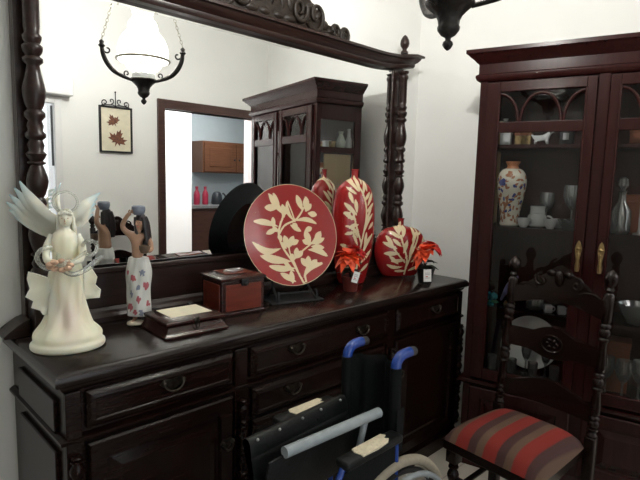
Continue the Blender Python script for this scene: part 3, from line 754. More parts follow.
B().lathe([(.012, .175), (.020, .19), (.022, .22), (.034, .236), (.030, .246), (.01, .25)], 20).done('burner', M['bronze'], la, True)
sh = B().lathe([(.133, .236), (.140, .244), (.139, .252), (.134, .262), (.136, .29), (.131, .325), (.115, .362), (.092, .388), (.080, .402), (.081, .42), (.074, .445), (.058, .462), (.052, .48), (.060, .515), (.056, .515), (.048, .48), (.054, .459), (.070, .442), (.077, .418), (.076, .402), (.088, .385), (.111, .359), (.127, .323), (.132, .29), (.130, .262)], 48, caps=(False, False)).done('lamp_shade', M['opal'], la, True, 70)
B().lathe([(.022, .25), (.028, .29), (.026, .33), (.018, .36), (.016, .44), (.012, .44)], 20).done('bulb', M['bulb'], la, True)
B().tube(arc((0, 0), .142, 0, 2*PI, 48, 'xy', .243)[:-1], .006, 8, True).done('shade_ring', M['chain'], la, True)
HANG = HC - PZ
for k, a in enumerate((-64, 56, 176)):
    ca, sa = math.cos(R(a)), math.sin(R(a))
    arm = [(.062, .122), (.10, .131), (.14, .142), (.18, .161), (.212, .194), (.232, .234), (.238, .272)]
    b = B(); pts = catmull(arm, 5)
    b.tube([(p[0]*ca, p[0]*sa, p[1]) for p in pts], [.007 + .004*math.sin(PI*i/(len(pts)-1))+.003*(i/(len(pts)-1)) for i in range(len(pts))], 10)
    sp = spiral((.195, .252), .036, .006, R(10), R(-330+720*0), 18)
    b.tube([(p[0]*ca, p[0]*sa, p[2]) for p in spiral((.208, .262), .026, .005, R(20), R(-280), 18)], .0045, 8)
    b.tube([(p[0]*ca, p[0]*sa, p[2]) for p in spiral((.100, .155), .018, .005, R(-90), R(280), 16)], .0040, 8)
    b.lathe([(.012, .268), (.018, .276), (.010, .286), (.013, .296), (.004, .306)], 12, (.238*ca, .238*sa, 0))
    b.done('arm', M['bronze'], la, True, 60)
    # chain of links up to the ring under the ceiling rose
    p0 = Vector((.238*ca, .238*sa, .305)); p1 = Vector((.035*ca, .035*sa, HANG-.12))
    n = 34; b = B(); dirv = (p1-p0).normalized(); L = (p1-p0).length
    q = dirv.to_track_quat('Z', 'Y').to_matrix()
    for i in range(n):
        c = p0 + dirv*(L*(i+.5)/n); hl = L/n*.62
        ring = []
        for j in range(10):
            an = 2*PI*j/10
            v = Vector((.0065*math.cos(an), 0, hl*math.sin(an)))
            if i % 2: v = Vector((0, v.x, v.z))
            ring.append(c + q @ v)
        b.tube(ring, .0016, 5, True)
    b.done('chain', M['chain'], la, True)
B().lathe([(.012, HANG-.13), (.04, HANG-.125), (.04, HANG-.115), (.012, HANG-.105), (.010, HANG-.05), (.05, HANG-.03), (.06, HANG-.004), (.06, HANG-.001)], 24).done('ceiling_rose', M['bronze'], la, True)

# ------------------------------------------------------------------ things on the sideboard
# --- angel
an = thing('angel_figurine', 'large cream resin angel with blue tipped wings at the left end of the sideboard', 'figurine', (*near(.118, -.205), ZT+.001), R(-24)); an.scale = (.895, .895, .895)
PXM = 1/312.
def A2(x, y): return ((x-67)*PXM, (347-y)*PXM)
b = B()
prof = [(.112, 0), (.117, .006), (.117, .018), (.112, .024), (.108, .030), (.106, .045), (.096, .060), (.076, .085), (.064, .12), (.058, .16), (.055, .20), (.051, .24), (.046, .27), (.040, .30), (.042, .33), (.045, .36), (.038, .385), (.020, .40), (.017, .412), (.016, .42)]
pf = [(float(p[0]), float(p[1])) for p in catmull(prof, 3)]
b.lathe(pf, 72, ey=.86, wob=lambda a, z: (.085*math.sin(6*a+z*26) + .04*math.sin(11*a-z*18))*max(0, min(1, (z-.03)/.05))*(1 if z < .3 else .3))
def frill(pts, th, y0, seed):
    """ruffled drape: thick wavy sheet between inner and outer border"""
    n = len(pts); rr = []
    for i, (xi, zi, xo, zo) in enumerate(pts):
        u = i/(n-1); w = .012*math.sin(u*14+seed)
        row = []
        for k in range(5):
            t = k/4; x = xi+(xo-xi)*t; z = zi+(zo-zi)*t; y = y0 + w*t + .006*math.sin(t*PI)
            row.append((x, y, z, t))
        rr.append([Vector((x, y-th*(1.1-.6*t), z)) for x, y, z, t in row] + [Vector((x, y+th*(1.1-.6*t), z)) for x, y, z, t in reversed(row)])
    b.rings(rr)
def px(l): return [(*A2(a, c), *A2(d, e)) for a, c, d, e in l]
frill(px([(52, 272, 33, 264), (52, 276, 31, 272), (53, 281, 34, 281), (54, 286, 30, 289), (55, 291, 36, 295), (56, 296, 34, 302), (57, 301, 43, 304), (58, 306, 45, 309), (60, 312, 54, 312)]), .010, -.02, 0.)
frill(px([(84, 268, 90, 262), (84, 274, 97, 274), (84, 279, 95, 282), (84, 284, 100, 289), (84, 289, 99, 296), (82, 294, 89, 297), (82, 298, 86, 298)]), .010, .01, 1.)
# head, hair
b.ball((.004, -.006, .436), (.020, .023, .027), 18, 12)
for k in range(16):
    a = PI*.0 + k*2*PI/16
    b.tube([(.004+.020*math.cos(a)*q, .002+.026*math.sin(a)*q, z) for q, z in ((.4, .466), (.85, .456), (1.1, .436), (1.2, .41), (1.4, .385))] if math.sin(a) > -.35 else [(.004+.016*math.cos(a), -.016, .456), (.004+.019*math.cos(a), -.021, .450)], .006, 6)
# upper arms held forward
for s_ in (-1, 1):
    b.tube(catmull([(s_*.036, 0, .382), (s_*.052, -.015, .345), (s_*.050, -.05, .308), (s_*.02, -.07, .298)], 4), [.013]*6+[.011]*6+[.009], 10)
    for f in range(4): b.tube([(s_*.02, -.07+.004*f, .304-.006*f), (s_*.006, -.076, .306-.006*f), (-s_*.004, -.078, .302-.006*f)], .0035, 6)
ab = b.done('gown_and_body', M['resin'], an, True, 70)
c = vcos(ab); g = np.clip(1-np.abs(c[:, 2]-.12)/.11, 0, 1)*np.clip(.4-c[:, 1]*8, 0, 1)*.75*np.clip(1-np.abs(c[:, 0]-.01)/.07, 0, 1)
set_motif(ab, np.zeros(len(c)), g)
def wing(feathers, y0, back):
    b = B(); tint = []
    for (bx, by, tx, ty, w) in feathers:
        p0 = Vector((*A2(bx, by), 0)); p1 = Vector((*A2(tx, ty), 0))
        e = p1-p0; L = e.length; e.normalize(); nn = Vector((-e.y, e.x, 0)); rr = []
        K = 9
        for i in range(K+1):
            u = i/K
            hw = 1.35*w*PXM*(.55+.45*math.sin(PI*min(1, u*1.15+.1)))*(1 if u < .75 else max(.08, (1-u)/.25)**.6)
            cc = p0 + e*L*u + nn*(.008*math.sin(PI*u))
            y = y0 + back*u*u
            tk = .006*(1-u*.7)
            rr.append([Vector((cc.x+nn.x*hw*s_, y+q*tk, cc.y+nn.y*hw*s_)) for s_, q in ((-1, 0), (-.5, -.8), (0, -1.1), (.5, -.8), (1, 0), (.5, .8), (0, 1.1), (-.5, .8))])
        b.rings(rr)
        for i in range(K+1): tint += [max(0., (i/K-.55)/.45)]*8
        y0 += .0015
    o = b.done('wing', M['resin'], an, True, 70)
    t_ = np.array(tint); set_motif(o, t_ if len(t_) == len(o.data.vertices) else np.zeros(len(o.data.vertices)))
    return o
wing([(58, 216, 24, 173, 5), (58, 217, 19, 180, 5), (58, 218, 14, 187, 5), (57, 219, 11, 195, 5), (58, 220, 13, 203, 5), (58, 221, 18, 211, 4.5), (59, 222, 25, 216, 4.5), (60, 223, 31, 221, 4), (62, 224, 39, 226, 4), (64, 225, 48, 229, 4), (66, 224, 45, 205, 8), (66, 224, 38, 198, 7), (62, 204, 62, 174, 1.8), (60, 204, 57, 178, 1.6)], .020, .05)
wing([(76, 212, 101, 184, 4), (76, 213, 98, 190, 4), (77, 214, 96, 196, 4), (78, 216, 95, 202, 4), (80, 218, 93, 208, 4), (76, 216, 90, 206, 5)], .020, .06)
b = B(); b.prism([(.0015, .428), (.0065, .428), (.0045, .440), (.0035, .440)], -.0325, -.024, 'xz', .0008)
for x in (-.005, .013): b.ball((x, -.0265, .441), (.0028, .0014, .0016), 8, 5)
b.ball((.004, -.0275, .4225), (.004, .0015, .0013), 8, 5)
b.done('face', M['fleshresin'], an, True)
B().tube([(.003+.037*math.cos(a), .012, .492+.034*math.sin(a)) for a in np.linspace(0, 2*PI, 33)[:-1]], .0042, 8, True).done('halo', M['resinclear'], an, True)
b = B()
for k in range(9):
    a = k*.7; b.ball((-.01+.030*math.cos(a), -.075+.008*math.sin(a*2), .292+.014*math.sin(a)), (.013, .010, .009), 10, 7)
b.done('flower_bouquet', M['fleshresin'], an, True)
b = B()
for (x, y, r_, tk, ph) in ((52, 250, 10, .0075, 0.), (91, 240, 7, .0065, 1.5)):
    p = A2(x, y); b.tube([(p[0]+r_*PXM*math.cos(a), -.035+.012*math.sin(2*a+ph), p[1]+r_*PXM*1.1*math.sin(a)) for a in np.linspace(0, 2*PI, 25)[:-1]], tk, 8, True)
b.tube(catmull([(A2(60, 258)[0], -.045, A2(60, 258)[1]), (A2(74, 266)[0], -.062, A2(74, 266)[1]), (A2(86, 263)[0], -.045, A2(86, 263)[1]), (A2(95, 256)[0], -.035, A2(95, 256)[1]), (A2(103, 249)[0], -.035, A2(103, 249)[1])], 4), [.009]*14+[.006]*2+[.004], 8)
b.tube([(A2(60, 254)[0], -.04, A2(60, 254)[1]), (A2(76, 252)[0], -.07, A2(76, 252)[1]), (A2(88, 244)[0], -.04, A2(88, 244)[1])], .006, 8)
b.done('ribbon', M['resinclear'], an, True)

# --- woman carrying a vessel
wo = thing('woman_figurine', 'dark haired porcelain woman in a flowered white skirt, one arm raised to her head', 'figurine', (*near(.402, -.112), ZT+.001), R(-40)); wo.scale = (KS*.94, KS*.94, KS)
vb = [((0, 0, .245), (.038, .026)), ((-.004, 0, .275), (.030, .021)), ((-.006, 0, .305), (.033, .023)), ((-.004, 0, .328), (.034, .021)), ((0, 0, .342), (.016, .014)), ((.003, -.002, .355), .012), ((.007, -.005, .374), (.0165, .019)), ((.009, -.006, .394), (.015, .017)),
      ((-.034, 0, .336), .0135), ((-.052, -.004, .352), .0115), ((-.058, -.006, .368), .0105), ((-.046, -.008, .392), .0088), ((-.034, -.012, .408), .008), ((-.022, -.016, .416), .0085),
      ((.030, 0, .334), .0135), ((.046, -.002, .308), .0115), ((.052, -.008, .284), .0105), ((.050, -.030, .280), .009), ((.046, -.046, .286), .0085)]
eb = [(0, 1), (1, 2), (2, 3), (3, 4), (4, 5), (5, 6), (6, 7), (3, 8), (8, 9), (9, 10), (10, 11), (11, 12), (12, 13), (3, 14), (14, 15), (15, 16), (16, 17), (17, 18)]
body = skin('body', vb, eb, M['skin'], wo)
b = B()   # hands with fingers, nose, lips
for f in range(4): b.tube([(-.022+.004*f, -.017-.001*f, .416), (-.018+.005*f, -.022, .424), (-.010+.005*f, -.023, .428-.001*f)], .0026, 6)
b.tube([(-.026, -.016, .414), (-.028, -.022, .422), (-.022, -.026, .427)], .0027, 6)
for f in range(4): b.tube([(.046, -.046, .290-.004*f), (.040, -.057, .291-.004*f), (.032, -.060, .289-.004*f)], .0026, 6)
b.tube([(.048, -.048, .291), (.046, -.057, .297), (.040, -.060, .298)], .0027, 6)
b.prism([(-.003, .374), (.003, .374), (.0008, .384), (-.0008, .384)], -.0295, -.020, 'xz', .0008)
b.done('fingers_and_nose', M['skin'], wo, True)
b = B(); b.ball((.000, -.0235, .381), (.0022, .001, .0012), 8, 5); b.ball((.013, -.0235, .381), (.0022, .001, .0012), 8, 5); b.done('eyes', M['hair'], wo, True)
B().ball((.0065, -.0245, .3665), (.0035, .0012, .0014), 8, 5).done('mouth', M['redprint'], wo, True)
b = B(); b.ball((.010, .004, .392), (.021, .021, .023), 18, 12)
for k in range(13):
    a = -.25*PI + k*1.4*PI/12
    x, y = .010+.019*math.cos(a), .004+.02*math.sin(a)
    b.tube([(x*.9, y*.9, .400), (x*1.1+.002, y*1.1, .378), (x*1.15+.005, y*1.2, .350), (x*1.1+.010, y*1.3, .322), (x+.012, y*1.2, .296)], [.008, .009, .009, .008, .003], 8)
b.done('hair', M['hair'], wo, True)
t_ = B().lathe([(.016, .408), (.022, .414), (.026, .426), (.025, .438), (.020, .442), (.016, .44), (.012, .43)], 20, (.004, -.004, 0)).done('vessel', M['slate'], wo, True)
B().lathe([(.004, .268), (.014, .272), (.020, .284), (.020, .298), (.017, .298), (.015, .285), (.003, .277)], 18, (.040, -.064, .006)).done('bowl', M['jarbrown'], wo, True)
pf = [(float(p[0]), float(p[1])) for p in catmull([(.030, .034), (.044, .036), (.046, .05), (.044, .10), (.046, .15), (.048, .19), (.045, .22), (.039, .245), (.036, .252), (.030, .253)], 5)]
b = B(); b.lathe(pf, 72, ey=.78, wob=lambda a, z: .05*math.sin(5*a+z*30)+.025*math.sin(9*a-z*40)); so = b.done('skirt', M['skirt'], wo, True, 80)
c = vcos(so); th = np.arctan2(c[:, 1], c[:, 0]); P = np.stack([th*.045, c[:, 2]], 1); r = np.zeros(len(P)); g = np.zeros(len(P))
for (x, z, q) in ((-.105, .07, 0), (-.06, .10, 0), (-.085, .18, 0), (-.045, .20, 1), (-.10, .12, 1), (-.05, .05, 1), (-.03, .15, 0), (-.08, .055, 0), (-.065, .145, 1), (.02, .1, 0), (.06, .17, 0), (.09, .08, 0), (-.02, .08, 0), (-.115, .20, 0)):
    for k in range(5):
        a = k*2*PI/5+x*50; m_ = np.clip(.5 + m_leaf(P, (x, z), (x+.014*math.cos(a), z+.014*math.sin(a)), .0045)/.002, 0, 1)
        if q: g = np.maximum(g, m_*.8)
        else: r = np.maximum(r, m_)
set_motif(so, r, g)
skin('feet', [((-.016, 0, .038), .010), ((-.016, -.002, .020), .008), ((-.017, -.022, .016), .0075), ((-.018, -.036, .013), .005)], [(0, 1), (1, 2), (2, 3)], M['skin'], wo)
b = B(); b.ball((-.010, -.010, .008), (.036, .034, .0085), 20, 8); b.ball((-.022, -.024, .009), (.020, .018, .010), 14, 8); b.done('base', M['rock'], wo, True)

# --- low jewellery box
jb = thing('jewellery_box', 'low dark wooden jewellery box with cream lid panel and flared base', 'box', (*near(.503, -.262), ZT+.001), R(-3)); jb.scale = (KS, KS, KS*1.05)
hw, hd = .119, .100
b = B(); b.mould(-hw+.014, hw-.014, -hd+.012, hd-.0, [(.016, 0), (.018, .008), (.012, .014), (.003, .026), (.0, .034), (.004, .040)]); b.done('body', M['boxdark'], jb, True, 40)
b = B(); b.rings([[Vector((x, y, z)) for x, y in ((-hw+o, -hd+o), (hw-o, -hd+o), (hw-o, hd-o), (-hw+o, hd-o))] for o, z in ((.012, .041), (.006, .043), (.006, .050), (.010, .054), (.036, .062), (.038, .060), (.04, .059))])
lid = b.done('lid', M['boxdark'], jb, True, 30)
b = B(); b.box(-hw+.039, hw-.039, -hd+.039-.004, hd-.039+.004, .058, .0615, .001); b.done('cream_panel', M['cream'], lid)
for x in (-.07, .07): B().box(x-.010, x+.010, hd-.022, hd+.001, .050, .0645, .002).done('hinge', M['iron'], lid)
b = B(); b.box(-.010, .010, -hd+.004, -hd+.012, .038, .058, .002); b.tube([(x, -hd-.001, z) for x, z in ((-.006, .046), (-.007, .032), (-.003, .022), (.003, .022), (.007, .032), (.006, .046))], .0022, 6, True); b.done('clasp', M['oldbrass'], jb, True)

# --- square wooden box
bx = thing('wooden_box', 'small square wooden box with red panels between the jewellery box and the plate', 'box', (*near(.795, -.152), ZT+.001), R(-5)); bx.scale = (1.10, 1.10, 1.13)
hw, hd = .086, .074
b = B(); b.box(-hw, hw, -hd, hd, 0, .118, .003); b.box(-hw-.004, hw+.004, -hd-.004, hd+.004, 0, .010, .002)
b.done('body', M['boxdark'], bx)
b = B()
b.box(-hw+.014, hw-.014, -hd-.003, -hd+.002, .016, .106, .002); b.box(-hw-.003, -hw+.002, -hd+.014, hd-.014, .016, .106, .002); b.done('red_panels', M['boxred'], bx)
b = B(); b.rings([[Vector((x, y, z)) for x, y in ((-hw-o, -hd-o), (hw+o, -hd-o), (hw+o, hd+o), (-hw-o, hd+o))] for o, z in ((.0, .119), (.005, .120), (.005, .127), (-.006, .133), (-.024, .138), (-.026, .137))])
lid = b.done('lid', M['boxdark'], bx, True, 30)
b = B(); b.box(-.055, .055, -.045, .045, .1365, .1395, .001); lp = b.done('lid_inlay', M['boxred'], lid)
b = B(); b.tube([(.03*math.cos(a), .018*math.sin(a), .1415) for a in np.linspace(0, 2*PI, 17)[:-1]], .003, 6, True); b.tube([(-.04, 0, .141), (.04, 0, .141)], .003, 6); b.done('lid_ornament', M['chrome'], lid, True)
b = B(); b.box(-.014, .014, -hd-.012, -hd-.003, .100, .124, .003); b.ball((0, -hd-.014, .106), .007, 10, 6); b.done('clasp', M['iron'], bx, True)

# --- red plate with ivory flowers on a black stand
PC = Vector((1.043, -.226, 1.208)); PR = .222; PA = R(-16); PT = R(-13)
pl = thing('decorative_plate', 'large round red plate painted with ivory flowers, upright on a black stand', 'plate', PC)
pl.rotation_euler = (0, 0, PA)
NR, NA = 90, 260
b = B(); rr = []
def plate_z(u): return -.030*(1-u**2) if True else 0
for i in range(1, NR+1):
    u = i/NR; zz = .022*max(0, (u-.0))**2.2
    rr.append([Vector((PR*u*math.cos(2*PI*j/NA), -zz, PR*u*math.sin(2*PI*j/NA))) for j in range(NA)])
b.rings(rr, (True, False)); nfront = NR*NA
b.mi = 1
bk = [[Vector((PR*u*math.cos(2*PI*j/NA), -.022*u**2.2+.007, PR*u*math.sin(2*PI*j/NA))) for j in range(NA)] for u in (1., .97, .6, .58, .55, .02)]
bk[0] = [p.copy() for p in rr[-1]]
bk[3] = [p+Vector((0, .008, 0)) for p in bk[3]]
b.rings(bk, (False, True))
b.xf(Matrix.Rotation(PT, 4, 'X'))
po = b.done('plate', [M['redglaze'], M['plateback']], pl, True, 70)
c = vcos(po); inv = np.array(Matrix.Rotation(-PT, 3, 'X')); q = c@inv.T; P = q[:, [0, 2]]/PR
K = lambda x, y: ((x-183)/175, (265-y)/187)
stems = [(catmull([K(213, 445), K(196, 400), K(180, 360), K(152, 310), K(140, 262), K(148, 225), K(160, 195), K(155, 170), K(135, 140)], 5), .020),
         (catmull([K(140, 262), K(165, 228), K(205, 210), K(225, 190), K(240, 165)], 5), .018),
         (catmull([K(180, 362), K(225, 325), K(262, 298), K(280, 275)], 5), .016),
         (catmull([K(200, 410), K(190, 370), K(176, 330), K(175, 290)], 5), .014), (catmull([K(222, 440), K(225, 410), K(250, 385), K(290, 375)], 5), .018), (catmull([K(205, 215), K(195, 180), K(180, 140)], 5), .014)]
lv = []
def L(x0, y0, x1, y1, w, bend=0., f=.8): lv.append((K(x0, y0), K(x1, y1), w*.78, bend, f))
L(158, 185, 108, 112, .085); L(140, 165, 92, 162, .085); L(165, 200, 160, 150, .075); L(150, 170, 125, 108, .06)
L(140, 232, 45, 212, .075, -.03); L(122, 240, 122, 196, .06); L(135, 240, 92, 258, .065)
L(145, 312, 36, 284, .085, .12); L(178, 362, 62, 336, .10, .02); L(190, 388, 90, 374, .08, .03); L(185, 438, 130, 402, .075)
L(172, 445, 172, 395, .07); L(205, 215, 176, 138, .05, .06); L(205, 212, 288, 226, .06, .06); L(185, 226, 226, 252, .06); L(215, 240, 195, 222, .07)
L(236, 175, 214, 116, .075); L(250, 180, 250, 122, .085); L(255, 185, 290, 192, .075); L(245, 178, 270, 150, .07)
L(172, 312, 160, 265, .08); L(172, 312, 196, 268, .08); L(178, 300, 214, 285, .07); L(165, 315, 148, 290, .06)
L(196, 352, 205, 312, .07); L(196, 352, 226, 325, .07); L(192, 352, 176, 335, .06)
L(258, 302, 240, 250, .085); L(258, 302, 228, 285, .07); L(275, 295, 300, 255, .085); L(262, 302, 312, 282, .07); L(258, 310, 308, 318, .07); L(245, 322, 318, 352, .075, .05)
L(215, 425, 295, 378, .085, .09); L(238, 388, 216, 352, .08); L(240, 388, 244, 345, .075); L(245, 385, 275, 362, .07)
L(158, 196, 178, 160, .07); L(140, 250, 118, 236, .06); L(240, 250, 268, 240, .07); L(150, 285, 138, 262, .06); L(186, 400, 150, 352, .06, .03)
f = motif(P, stems, lv, .03); rad = np.hypot(P[:, 0], P[:, 1])
f = np.where(rad > .985, np.clip((rad-.985)/.01, 0, .9), f)
set_motif(po, f)
st = thing('plate_stand', 'black wire and wood easel stand holding the red plate', 'stand', (PC.x, PC.y, ZT+.001), PA); st.scale = (1, .80, .74)
b = B()
for s_ in (-1, 1):
    b.tube([(s_*.09, -.115, .006), (s_*.09, -.10, .012), (s_*.085, -.02, .075), (s_*.075, .075, .006)], .0065, 8)
    b.tube([(s_*.09, -.112, .008), (s_*.092, -.114, .04), (s_*.09, -.105, .068), (s_*.088, -.098, .06)], .006, 8)
    b.tube([(s_*.085, -.015, .075), (s_*.06, .062, .30), (s_*.05, .07, .32)], .006, 8)
b.tube([(-.09, -.06, .045), (.09, -.06, .045)], .006, 8); b.tube([(-.07, .05, .25), (.07, .05, .25)], .006, 8); b.box(-.125, .125, -.125, .085, 0, .009, .003)
b.done('easel', M['iron'], st, True)

# --- vases
def oval_vase(name, label, loc, rz, prof, ex, ey, stems, leaves, half, soft=.006, nb=180):
    t = thing(name, label, 'vase', loc, rz)
    pf = [(float(p[0]), float(p[1])) for p in catmull(prof, 14)]
    b = B(); b.lathe(pf, nb, ex=ex, ey=ey); o = b.done('body', M['redglaze'], t, True, 85)
    c = vcos(o); x = c[:, 0]; P = np.stack([x, c[:, 2]], 1)
    f = motif(P, stems, leaves, soft)
    Pb = P.copy(); Pb[:, 0] *= -1
    f = np.where(c[:, 1] > 0, motif(Pb, stems, leaves, soft), f)
    set_motif(o, f); return t
# tall: unit = metres on the front face, from photo pixels (1 px ~ 5 mm)
def VP(x, y): return ((x-353)*.00495, (276-y)*.00585)
ls = []
def V(x0, y0, x1, y1, w, bend=0., f=.75): ls.append((VP(x0, y0), VP(x1, y1), w*.60, bend, f))
V(352, 196, 341, 182, .016); V(350, 198, 340, 192, .013); V(353, 196, 351, 182, .016); V(356, 200, 362, 184, .014); V(358, 204, 366, 196, .014)
V(350, 216, 337, 205, .018); V(350, 220, 338, 215, .016); V(350, 214, 348, 202, .016); V(352, 224, 344, 224, .014)
V(352, 236, 336, 224, .013, -.02); V(358, 232, 370, 214, .015, .01); V(361, 220, 368, 208, .012); V(360, 214, 371, 205, .013)
V(352, 248, 334, 240, .016); V(350, 252, 336, 250, .014); V(358, 250, 371, 232, .018, .01); V(356, 258, 370, 246, .016); V(354, 262, 338, 262, .018); V(360, 244, 362, 230, .014); V(362, 196, 360, 184, .014)
V(352, 242, 346, 230, .012); V(348, 190, 344, 176, .014); V(356, 190, 360, 176, .013); V(362, 208, 370, 196, .015); V(344, 214, 336, 214, .014); V(346, 206, 342, 196, .015); V(348, 230, 338, 232, .014); V(364, 228, 371, 222, .014); V(356, 266, 368, 258, .014)
stm = [(catmull([VP(352, 270), VP(354, 250), VP(358, 232), VP(361, 214), VP(358, 200), VP(352, 190)], 5), .0045), (catmull([VP(356, 240), VP(350, 226), VP(346, 214)], 5), .004)]
oval_vase('tall_vase', 'tall red vase with ivory leaves and small neck between plate and round vase', (1.525, -.165, ZT+.001), R(-22),
          [(.058, 0), (.066, .006), (.078, .06), (.094, .15), (.103, .26), (.104, .36), (.097, .43), (.079, .488), (.048, .520), (.022, .534), (.0165, .545), (.0165, .572), (.020, .578), (.017, .580)], 1.12, .68, stm, ls, .1)
ls2 = []
def VQ(x, y): return ((x-401)*.0057, (277-y)*.0062)
def V2(x0, y0, x1, y1, w, bend=0., f=.75): ls2.append((VQ(x0, y0), VQ(x1, y1), w*.60, bend, f))
V2(398, 243, 386, 236, .016); V2(396, 240, 393, 230, .020); V2(399, 242, 402, 231, .020); V2(394, 252, 380, 246, .018); V2(396, 256, 381, 256, .020); V2(398, 250, 389, 243, .016)
V2(400, 256, 404, 244, .018); V2(402, 262, 388, 263, .016); V2(400, 268, 384, 266, .016, .01); V2(410, 250, 416, 236, .018, .01); V2(412, 244, 410, 232, .016); V2(412, 256, 424, 246, .018); V2(408, 264, 421, 258, .018); V2(404, 272, 392, 272, .012); V2(406, 272, 418, 268, .014); V2(416, 240, 422, 236, .012); V2(396, 238, 400, 228, .016); V2(390, 250, 383, 240, .018); V2(406, 262, 410, 246, .016); V2(420, 252, 425, 240, .016); V2(396, 266, 386, 258, .016)
stm2 = [(catmull([VQ(403, 275), VQ(404, 262), VQ(400, 250), VQ(397, 240)], 5), .005), (catmull([VQ(404, 268), VQ(410, 254), VQ(416, 240), VQ(412, 231)], 5), .005), (catmull([VQ(402, 264), VQ(394, 256), VQ(388, 248)], 5), .004)]
oval_vase('round_vase', 'squat round red vase with ivory leaves at the right end below the mirror column', (1.905, -.185, ZT+.001), R(-30),
          [(.085, 0), (.10, .006), (.130, .06), (.145, .125), (.142, .18), (.124, .23), (.088, .262), (.040, .276), (.018, .281), (.0155, .29), (.0155, .312), (.020, .319), (.017, .321)], 1.05, .45, stm2, ls2, .14)

# --- poinsettias
def blade(b, base, d, L, w, up=.3, droop=.0):
    base = Vector(base); d = Vector(d).normalized(); side = d.cross(Vector((0, 0, 1)))
    if side.length < .1: side = Vector((1, 0, 0))
    side.normalize(); nrm = side.cross(d); rr = []
    for i in range(7):
        u = i/6; hw = w*(math.sin(PI*(.08+.92*u)**.8)) if i < 6 else .0006
        c = base + d*L*u + Vector((0, 0, -droop*L*u*u))
        rr.append([c - side*hw + nrm*hw*.35, c - nrm*.0008, c + side*hw + nrm*hw*.35, c + nrm*.0012])
    b.rings(rr)
def poinsettia(t, h, pot_mat, tilt, seed, pm=('petal', 'petalred')):
    rnd = random.Random(seed)
    B().lathe([(.030, 0), (.032, .004), (.041, .062), (.044, .066), (.044, .074), (.038, .074), (.034, .06), (.002, .058)], 24).done('pot', pot_mat, t, True)
    b = B()
    for k in range(3): b.tube([(0, 0, .05), (rnd.uniform(-.02, .02), rnd.uniform(-.02, .02), h-.015)], .003, 6)
    for k in range(16):
        a = rnd.uniform(0, 2*PI); blade(b, (.006*math.cos(a), .006*math.sin(a), rnd.uniform(.075, h-.03)), (math.cos(a), math.sin(a), rnd.uniform(-.1, .35)), rnd.uniform(.045, .07), .016, droop=.3)
    b.done('leaves', M['leaf'], t, True)
    for (cx, cy, cz, tx, ty, mk, sc_) in (((-.012, -.022, h-.008), (-.25, -.75), None, 0, 0, pm[0], 1.) if False else (-.014, -.024, h-.012, tilt[0], tilt[1], pm[0], 1.08), (.026, .014, h+.006, .5, .1, pm[1], .9)):
        b = B(); ax = Vector((tx, ty, .75)).normalized(); q = ax.to_track_quat('Z', 'Y').to_matrix()
        for ring, (n, L_, e) in enumerate(((10, .070, .05), (9, .056, .38), (7, .036, .8))):
            for k in range(n):
                a = 2*PI*(k+.5*ring)/n + rnd.uniform(-.15, .15)
                d = q @ Vector((math.cos(a), math.sin(a), e))
                blade(b, Vector((cx, cy, cz)) + d*.004, d, L_*sc_*rnd.uniform(.85, 1.1), .021*sc_, droop=.3)
        b.done('flower', M[mk], t, True)
def price_tag(t, c, rot, w=.030, h=.052):
    b = B(); b.box(-w/2, w/2, -.0006, .0006, -h/2, h/2); b.mi = 1
    for z in (.012, .004, -.012): b.box(-w*.32, w*.30, -.0012, -.0006, z-.0012, z+.0012)
    b.mi = 2; b.box(-w*.25, w*.05, -.0012, -.0006, -.007, -.003)
    b.xf(Matrix.Translation(c) @ Matrix.Rotation(rot[1], 4, 'Z') @ Matrix.Rotation(rot[0], 4, 'Y')); b.done('price_tag', [M['paper'], M['print'], M['redprint']], t)
t = thing('potted_poinsettia', 'orange red poinsettia in a dark red pot with white tag, before the tall vase', 'plant', (*near(1.462, -.215), ZT+.001), R(-40))
poinsettia(t, .185, M['pot'], (-.15, -.6), 4); price_tag(t, (.014, -.066, .078), (.28, .1))
t = thing('potted_poinsettia', 'red poinsettia in a black pot with white tag at the right end of the sideboard', 'plant', (*near(1.945, -.335), ZT+.001), R(-45)); t.scale = (1.1, 1.1, 1.08)
poinsettia(t, .170, M['potblack'], (-.8, -.3), 9); price_tag(t, (.0, -.050, .045), (-.05, .0), .036, .060)

